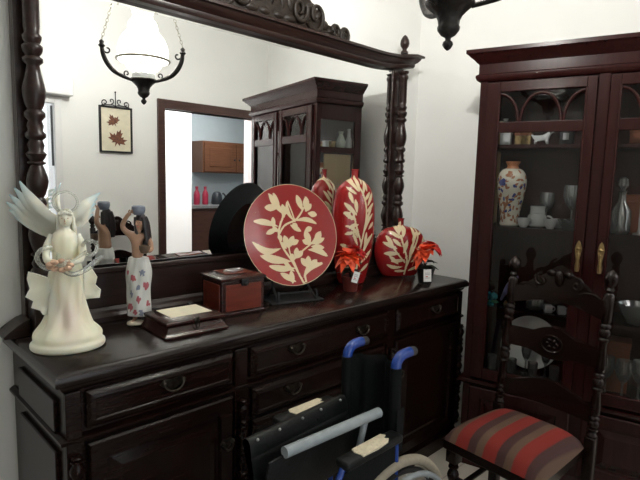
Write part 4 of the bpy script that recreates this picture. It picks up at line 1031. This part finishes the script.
# ------------------------------------------------------------------ dining chairs
def make_chair(label, loc, rz):
    t = thing('dining_chair', label, 'chair', loc, rz)
    hb, hf, dp = .200, .205, .395           # half widths back/front, depth (front is -y)
    lean = .055
    # seat frame
    b = B(); b.prism([(-hb+.02, 0.), (hb-.02, 0.), (hf, -dp), (-hf, -dp)], .385, .44, 'xy', .006); b.done('seat_frame', M['chair'], t)
    # domed cushion
    N = 22; rr = []; b = B(); vg = []
    for i in range(N+1):
        v = i/N; row = []
        for j in range(N+1):
            u = j/N; w = (hb-.012)+(hf+.004-hb+.012)*v
            x = (2*u-1); y = v
            ed = min(1, 6*min(u, 1-u)+.0)*min(1, 6*min(v, 1-v))
            cx = math.copysign(1-(1-abs(x))**1, x)
            fx = w*x*(1-.03*(2*v-1)**4); fy = -.004 - (dp+.012)*v
            hgt = .434 + .075*((1-x**4)*(1-(2*v-1)**4))**.55
            row.append(Vector((fx, fy, hgt)))
        vg.append([b.bm.verts.new(p) for p in row])
    for i in range(N):
        for j in range(N): b._f((vg[i][j], vg[i][j+1], vg[i+1][j+1], vg[i+1][j]))
    rim = [vg[0][j] for j in range(N+1)] + [vg[i][N] for i in range(1, N+1)] + [vg[N][j] for j in range(N-1, -1, -1)] + [vg[i][0] for i in range(N-1, 0, -1)]
    b._f(list(reversed(rim)))
    b.done('cushion', M['stripes'], t, True, 80)
    # front legs, turned
    for s_ in (-1, 1):
        x = s_*(hf-.03); y = -dp+.035
        b = B(); b.box(x-.024, x+.024, y-.024, y+.024, .33, .44, .003); b.lathe(turned(.24, .022, .12, .09), 16, (x, y, 0)); b.box(x-.021, x+.021, y-.021, y+.021, .06, .10, .003); b.lathe([(.014, 0), (.022, .02), (.022, .045), (.014, .06)], 14, (x, y, 0)); b.done('front_leg', M['chair'], t, True, 50)
    # back posts: square below, turned above, leaning back
    for s_ in (-1, 1):
        x = s_*hb
        sh_ = Matrix.Identity(4); sh_[1][2] = lean/.68
        b = B(); b.box(x-.02, x+.02, -.02, .02, 0, .48, .003)
        pr = [(.016, .48), (.022, .487)]
        def at(z): return z
        for (za, zb) in ((.50, .565), (.66, .735), (.855, .93)): 
            L_ = zb-za
            for r_, u in ((.014, 0), (.021, .1), (.021, .2), (.014, .27), (.021, .4), (.021, .6), (.014, .73), (.021, .8), (.021, .9), (.014, 1)): pr.append((r_, za+L_*u))
            pr += [(.020, zb+.008), (.020, zb+.035 if zb < .9 else zb+.06)]
        pr += [(.020, 1.04), (.012, 1.05), (.019, 1.06), (.012, 1.07), (.022, 1.085), (.026, 1.102), (.022, 1.12), (.010, 1.135), (.003, 1.14)]
        pr2 = sorted(pr, key=lambda p: p[1])
        ring = []
        b2 = B(); b2.lathe(pr2, 16, (x, 0, 0))
        for v in b2.bm.verts: v.co.y += max(0, v.co.z-.46)*lean/.68
        me = bpy.data.meshes.new('tmp'); b2.bm.to_mesh(me); b2.bm.free(); b.bm.from_mesh(me); bpy.data.meshes.remove(me)
        b.done('back_post', M['chair'], t, True, 50)
    def yb(z): return max(0, z-.46)*lean/.68
    def rail(name, top, bot, th=.011, carve=None):
        n = 40; b = B(); rr = []
        for i in range(n+1):
            u = -1+2*i/n; x = u*(hb-.012); zt, zb = top(abs(u)), bot(abs(u)); bow = .018*(1-u*u)
            rr.append([Vector((x, yb(zb)+bow-th, zb)), Vector((x, yb(zt)+bow-th, zt)), Vector((x, yb(zt)+bow+th, zt)), Vector((x, yb(zb)+bow+th, zb))])
        b.rings(rr)
        if carve: carve(b)
        b.done(name, M['chair'], t, True, 45)
    def carve_top(b):
        for s_ in (-1, 1):
            b.tube([(s_*p[0], yb(p[2])-.002, p[2]) for p in spiral((.075, 1.055), .030, .006, R(100), R(-300), 20)], .006, 7)
            b.tube([(s_*p[0], yb(p[2])-.0, p[2]) for p in catmull([(.19, 0, 1.0), (.15, 0, 1.03), (.11, 0, 1.03), (.09, 0, 1.02)], 4)], .006, 7)
            b.ball((s_*.035, yb(1.09)+.004, 1.09), (.022, .012, .014), 10, 6)
        b.ball((0, yb(1.075)+.004, 1.07), (.020, .014, .034), 12, 8)
    rail('crest_rail', lambda u: 1.018 + .095*max(0, math.cos(min(1, u/.78)*PI/2))**1.1 + .012*math.cos(u*9)*(1-u), lambda u: .945 + .03*max(0, math.cos(min(1, u/.9)*PI/2)), carve=carve_top)
    def carve_mid(b):
        pts = [(.045*math.cos(a), yb(.795)+.004, .795+.036*math.sin(a)) for a in np.linspace(0, 2*PI, 25)[:-1]]; b.tube(pts, .005, 7, True)
        for k in range(6): b.ball((.020*math.cos(k*PI/3), yb(.795)+.006, .795+.016*math.sin(k*PI/3)), (.011, .008, .009), 8, 6)
    rail('middle_rail', lambda u: .832 + .030*max(0, math.cos(min(1, u/.5)*PI/2)), lambda u: .752 - .022*max(0, math.cos(min(1, u/.5)*PI/2)), carve=carve_mid)
    rail('lower_rail', lambda u: .60 + .040*max(0, math.cos(min(1, u/.85)*PI/2))**1.2, lambda u: .535, carve=None)
    for s_ in (-1, 1):
        b = B(); b.tube([(s_*(hb-.005), -.01, .2), (s_*(hf-.03), -dp+.035, .2)], .012, 10); b.done('stretcher', M['chair'], t, True)
    b = B(); b.tube([(-hf+.03, -dp+.035, .26), (hf-.03, -dp+.035, .26)], .013, 10); b.done('stretcher', M['chair'], t, True)
    return t
CH = make_chair('dark carved dining chair with red striped cushion standing before the china cabinet', (1.692, -1.114, 0), R(-95))
dup(CH, (1.262, -2.105, 0), R(180), 'dark carved dining chair against the opposite wall, seen only in the mirror')

# ------------------------------------------------------------------ folded wheelchair, facing left
wc = thing('wheelchair', 'folded black wheelchair with blue frame parked in front of the sideboard', 'wheelchair', (.75, -.915, 0), R(-90))
# local: x = -(Y+.915), y = X-.75
def WL(X, Y, Z): return Vector((-(Y+.915), X-.75, Z))
for s_, Yh, Ya, dh in ((-1, -.832, -.765, .008), (1, -1.000, -1.035, .045)):
    b = B()
    b.tube(catmull([WL(.775, (Yh+Ya)/2, .20), WL(.765+dh, Yh, .50), WL(.758+dh, Yh, .84), WL(.757+dh, Yh, .890), WL(.768+dh, Yh, .912), WL(.79+dh, Yh, .921)], 5), .0115, 12)
    b.tube(catmull([WL(.52, Ya, .20), WL(.515, Ya, .60), WL(.525, Ya, .665), WL(.56, Ya, .687), WL(.73, Ya, .687), WL(.762, Ya, .672), WL(.772, Ya, .62), WL(.775, Ya, .20)], 6), .009, 12)
    b.tube([WL(.775, Ya, .22), WL(.36, Ya, .22)], .0115, 10)
    b.tube(catmull([WL(.36, Ya, .22), WL(.345, Ya, .30), WL(.35, Ya, .42), WL(.38, Ya, .50), WL(.52, Ya, .50)], 5), .0115, 12)
    b.done('side_frame', M['blue'], wc, True)
    b = B(); b.tube(catmull([WL(.756+dh, Yh, .880), WL(.760+dh, Yh, .902), WL(.775+dh, Yh, .917), WL(.80+dh, Yh, .922), WL(.825+dh, Yh, .922)], 6), .0165, 14); b.done('push_handle', M['blue'], wc, True)
    b = B(); b.tube([WL(.822+dh, Yh, .922), WL(.85+dh, Yh, .920)], .0145, 12); b.done('handle_grip', M['rubberblack'], wc, True)
    # arm pad with worn foam patch
    w = .026
    pm_ = B(); pm_.box(-(Ya+.915)-w, -(Ya+.915)+w, .525-.75,   .775-.75, .678, .704, .010, 3); pm_.xf(Matrix.Translation((0, 0, .0 if s_ > 0 else .022))); ap = pm_.done('arm_pad', M['black'], wc, True, 60)
    b = B()
    x0 = -(Ya+.915)
    b.prism([(x0-w+.004, -.158), (x0-.006, -.166), (x0+w-.002, -.160), (x0+w-.001, -.10), (x0+w-.004, -.048), (x0+.010, -.030), (x0+.002, -.046), (x0-.008, -.022), (x0-w+.003, -.030)], .700, .7065, 'xy', .002)
    b.xf(Matrix.Translation((0, 0, .0 if s_ > 0 else .022))); b.done('worn_patch', M['foam'], ap)
    b = B(); b.box(-(Ya+.915)-.004, -(Ya+.915)+.004, .53-.75, .77-.75, .50, .664, .002); b.done('skirt_guard', M['blackcloth'], wc)
    # rear wheel
    yw = -(Ya+.915)
    cy, cz, r_ = .77-.75, .306, .303
    wm = B(); wm.tube([(yw, cy+r_*math.cos(a)*.955, cz+r_*math.sin(a)*.955) for a in np.linspace(0, 2*PI, 65)[:-1]], .0165, 14, True); wh = wm.done('rear_wheel', M['tyre'], wc, True)
    wm = B(); wm.tube([(yw, cy+.258*math.cos(a), cz+.258*math.sin(a)) for a in np.linspace(0, 2*PI, 49)[:-1]], .010, 8, True)
    wm.done('rim', M['rubberblack'], wh, True)
    wm = B()
    for k in range(24):
        a = 2*PI*k/24; wm.tube([(yw+.02*(1 if k % 2 else -1), cy+.02*math.cos(a+.5), cz+.02*math.sin(a+.5)), (yw, cy+.252*math.cos(a), cz+.252*math.sin(a))], .0013, 5)
    wm.lathe([(.008, -.035), (.024, -.03), (.016, -.02), (.016, .02), (.024, .03), (.008, .035)], 16, (yw, cy, cz), mtx=Matrix.Rotation(R(90), 4, 'Y')); wm.done('spokes', M['chrome'], wh, True)
    wm = B(); yr = yw+s_*.042
    wm.tube([(yr, cy+.262*math.cos(a), cz+.262*math.sin(a)) for a in np.linspace(0, 2*PI, 49)[:-1]], .009, 10, True)
    for k in range(6):
        a = 2*PI*k/6; wm.tube([(yr, cy+.252*math.cos(a), cz+.252*math.sin(a)), (yw, cy+.25*math.cos(a), cz+.25*math.sin(a))], .004, 6)
    wm.done('handrim', M['greytube'], wh, True)
    # caster
    yc = -(Ya+.915); cb = B()
    cb.tube([(yc, .36-.75, .22), (yc, .36-.75, .165)], .011, 8); cb.box(yc-.026, yc-.020, .345-.75, .395-.75, .06, .17, .002); cb.box(yc+.020, yc+.026, .345-.75, .395-.75, .06, .17, .002); cs = cb.done('caster', M['iron'], wc, True)
    cb = B(); cb.tube([(yc, .375-.75+.062*math.cos(a), .078+.062*math.sin(a)) for a in np.linspace(0, 2*PI, 25)[:-1]], .0155, 10, True); cb.lathe([(.05, -.008), (.05, .008)], 20, (yc, .375-.75, .078), mtx=Matrix.Rotation(R(90), 4, 'Y')); cb.done('caster_wheel', M['tyre'], cs, True)
    # footrest
    fb = B(); fb.tube([(yc, .37-.75, .44), (yc, .30-.75, .30), (yc, .235-.75, .12)], .010, 8); fb.box(yc-.02*s_-.012, yc-.02*s_+.012, .16-.75, .30-.75, .10, .25, .006); fb.done('footrest', M['iron'], wc, True)
# seat rails raised by folding and the slack seat sheet
zr = .752
b = B(); b.tube([WL(.385, -.964, zr), WL(.752, -.980, zr)], .0155, 16); b.done('seat_tube', M['greytube'], wc, True)
b = B(); b.tube([WL(.700, -.970, zr-.01), WL(.59, -.975, .40), WL(.56, -.86, .22)], .010, 10); b.done('cross_brace', M['greytube'], wc, True)
b = B(); b.tube([WL(.60, -.86, zr-.01), WL(.62, -.86, .42), WL(.66, -.98, .22)], .010, 10); b.done('cross_brace', M['iron'], wc, True)
b = B(); rr = []
for i in range(13):
    u = i/12; X_ = .335+.405*u; Yr = -.872+.028*u
    row = []
    prof_ = [(-.006, .002), (-.002, .016), (.008, .016), (.014, .004)]
    sec = [(0.022, zr-.002), (.014, zr+.014), (-.002, zr+.016), (-.012, zr+.004), (-.020, zr-.05), (-.030, zr-.13), (-.045, zr-.20), (-.070, zr-.13), (-.086, zr-.04), (-.092, zr-.012), (-.088, zr-.010), (-.080, zr-.04), (-.060, zr-.12), (-.045, zr-.185), (-.036, zr-.12), (-.024, zr-.04), (-.002, zr-.012), (.012, zr-.010)]
    rr.append([WL(X_, Yr+a, z) for a, z in sec])
b.rings(rr); ss = b.done('seat_sling', M['black'], wc, True, 60)
b = B()
for u in (.07, .27, .5, .70, .93):
    p = WL(.335+.405*u, -.872+.028*u-.010, zr+.009); b.ball(p, .0045, 8, 6)
b.done('rivets', M['chrome'], ss, True)
# slack back upholstery between the canes, sagging in folds
b = B(); N = 24; front = []; back = []
for i in range(N+1):
    u = i/N; Yw = -.832-.168*u; sag = .06*math.sin(PI*u) + .012*math.sin(u*16) + .008+.037*u
    front.append((Yw, .752 + sag)); back.append((Yw, .752+sag+.006))
rr = []
for z in np.linspace(.50, .893, 12):
    dz = 0
    rr.append([WL(x, y, z - (.02*math.sin(PI*min(1, max(0, (-.832-y)/.168))) if z > .86 else 0)) for y, x in front] + [WL(x, y, z) for y, x in reversed(back)])
b.rings(rr)
for Yh, dh in ((-.832, .008), (-1.000, .045)):
    b.tube([WL(.764+dh, Yh, .50), WL(.758+dh, Yh, .84), WL(.757+dh, Yh, .888)], .0185, 14)
b.done('back_upholstery', M['blackcloth'], wc, True, 70)
b = B(); b.box(-(-1.0+.915)+.018, -(-1.0+.915)+.021, .04, .075, .62, .76, .001); b.done('back_pocket', M['blackcloth'], wc)

# ------------------------------------------------------------------ picture on the opposite wall (seen in the mirror)
pt = thing('wall_picture', 'framed picture of two brown maple leaves with iron scroll top on the opposite wall', 'picture', (1.316, YO, 1.618))
w, h = .262, .358
b = B()
for (xa, xb, za, zb) in ((0, .014, 0, h), (w-.014, w, 0, h), (.014, w-.014, 0, .014), (.014, w-.014, h-.014, h)): b.box(xa-w/2, xb-w/2, .001, .022, za, zb, .002)
b.done('frame', M['iron'], pt)
B().box(-w/2+.010, w/2-.010, .002, .012, .010, h-.010).done('panel', M['cream'], pt)
leafpoly = [(0, -.9), (.10, -.45), (.45, -.62), (.40, -.40), (.95, -.30), (.72, -.10), (.98, .25), (.55, .15), (.52, .38), (.28, .22), (.30, .75), (.14, .62), (0, 1.), (-.14, .62), (-.30, .75), (-.28, .22), (-.52, .38), (-.55, .15), (-.98, .25), (-.72, -.10), (-.95, -.30), (-.40, -.40), (-.45, -.62), (-.10, -.45)]
for cx, cz, s_, a in ((-.022, .248, .056, .5), (.012, .112, .078, -.35)):
    B().prism([(cx + s_*(x*math.cos(a)-z*math.sin(a)), cz + s_*(x*math.sin(a)+z*math.cos(a))) for x, z in leafpoly], .012, .0135, 'xz').done('leaf', M['maple'], pt)
b = B()
for s_ in (-1, 1):
    b.tube([(s_*p[0], .012, p[2]) for p in spiral((.085, h+.024), .026, .007, R(-90), R(330), 20)], .0038, 6)
    b.tube([(s_*p[0], .012, p[2]) for p in spiral((.032, h+.040), .022, .006, R(-90), R(-420), 20)], .0036, 6)
    b.tube([(s_*.11, .012, h+.004), (s_*.03, .012, h+.012), (0, .012, h+.004)], .0034, 6)
b.tube([(0, .012, h), (0, .012, h+.108)], .0036, 6); b.ball((0, .012, h+.11), .007, 8, 6)
b.done('iron_scroll', M['iron'], pt, True)

# ------------------------------------------------------------------ light
def light(name, kind, loc, energy, col=(1, 1, 1), rot=(0, 0, 0), size=None, sy=None, radius=None):
    l = bpy.data.lights.new(name, kind); l.energy = energy; l.color = col
    if kind == 'AREA':
        l.shape = 'RECTANGLE'; l.size = size; l.size_y = sy or size
    if radius is not None and kind == 'POINT': l.shadow_soft_size = radius
    o = bpy.data.objects.new(name, l); COL.objects.link(o); o.location = loc; o.rotation_euler = rot
    return o
light('pendant_bulb', 'POINT', (PX, PY, PZ+.56), 36, (1, .98, .94), radius=.04)
light('pendant_glow', 'POINT', (PX, PY, PZ+.215), 25., (1, .985, .955), radius=.045)
light('window_daylight', 'AREA', ((WX0+WX1)/2, YO-.16, 1.05), 2.5, (.93, .97, 1), (R(90), 0, 0), WX1-WX0-.1, 1.8)
light('passage_light', 'AREA', (2.3, -2.8, 2.58), 34, (1, .98, .97), (0, 0, 0), .6, .3)
light('kitchen_light', 'AREA', (3.6, -4.3, 2.58), 13, (.95, .98, 1), (0, 0, 0), .8, .5)
w_ = bpy.data.worlds.new('sky'); sc.world = w_; w_.use_nodes = True
w_.node_tree.nodes['Background'].inputs['Color'].default_value = (.92, .96, 1, 1); w_.node_tree.nodes['Background'].inputs['Strength'].default_value = 1.1

# ------------------------------------------------------------------ camera
cam = bpy.data.cameras.new('camera'); co = bpy.data.objects.new('camera', cam); COL.objects.link(co)
cam.sensor_fit = 'HORIZONTAL'; cam.sensor_width = 36.; cam.lens = 516.5642/640*36; cam.clip_start = .02
yaw, pit, rol = R(44.8342), R(6.7945), R(1.4783)
fw = Vector((math.sin(yaw)*math.cos(pit), math.cos(yaw)*math.cos(pit), -math.sin(pit)))
rt = Vector((math.cos(yaw), -math.sin(yaw), 0)); up = rt.cross(fw)
r2 = rt*math.cos(rol) + up*math.sin(rol); u2 = -rt*math.sin(rol) + up*math.cos(rol)
mw = Matrix((r2, u2, -fw)).transposed().to_4x4(); mw.translation = Vector(CAMP)
co.matrix_world = mw
sc.camera = co
vs = sc.view_settings; vs.view_transform = 'Standard'; vs.look = 'None'; vs.exposure = .36; vs.gamma = 1; vs.use_curve_mapping = False
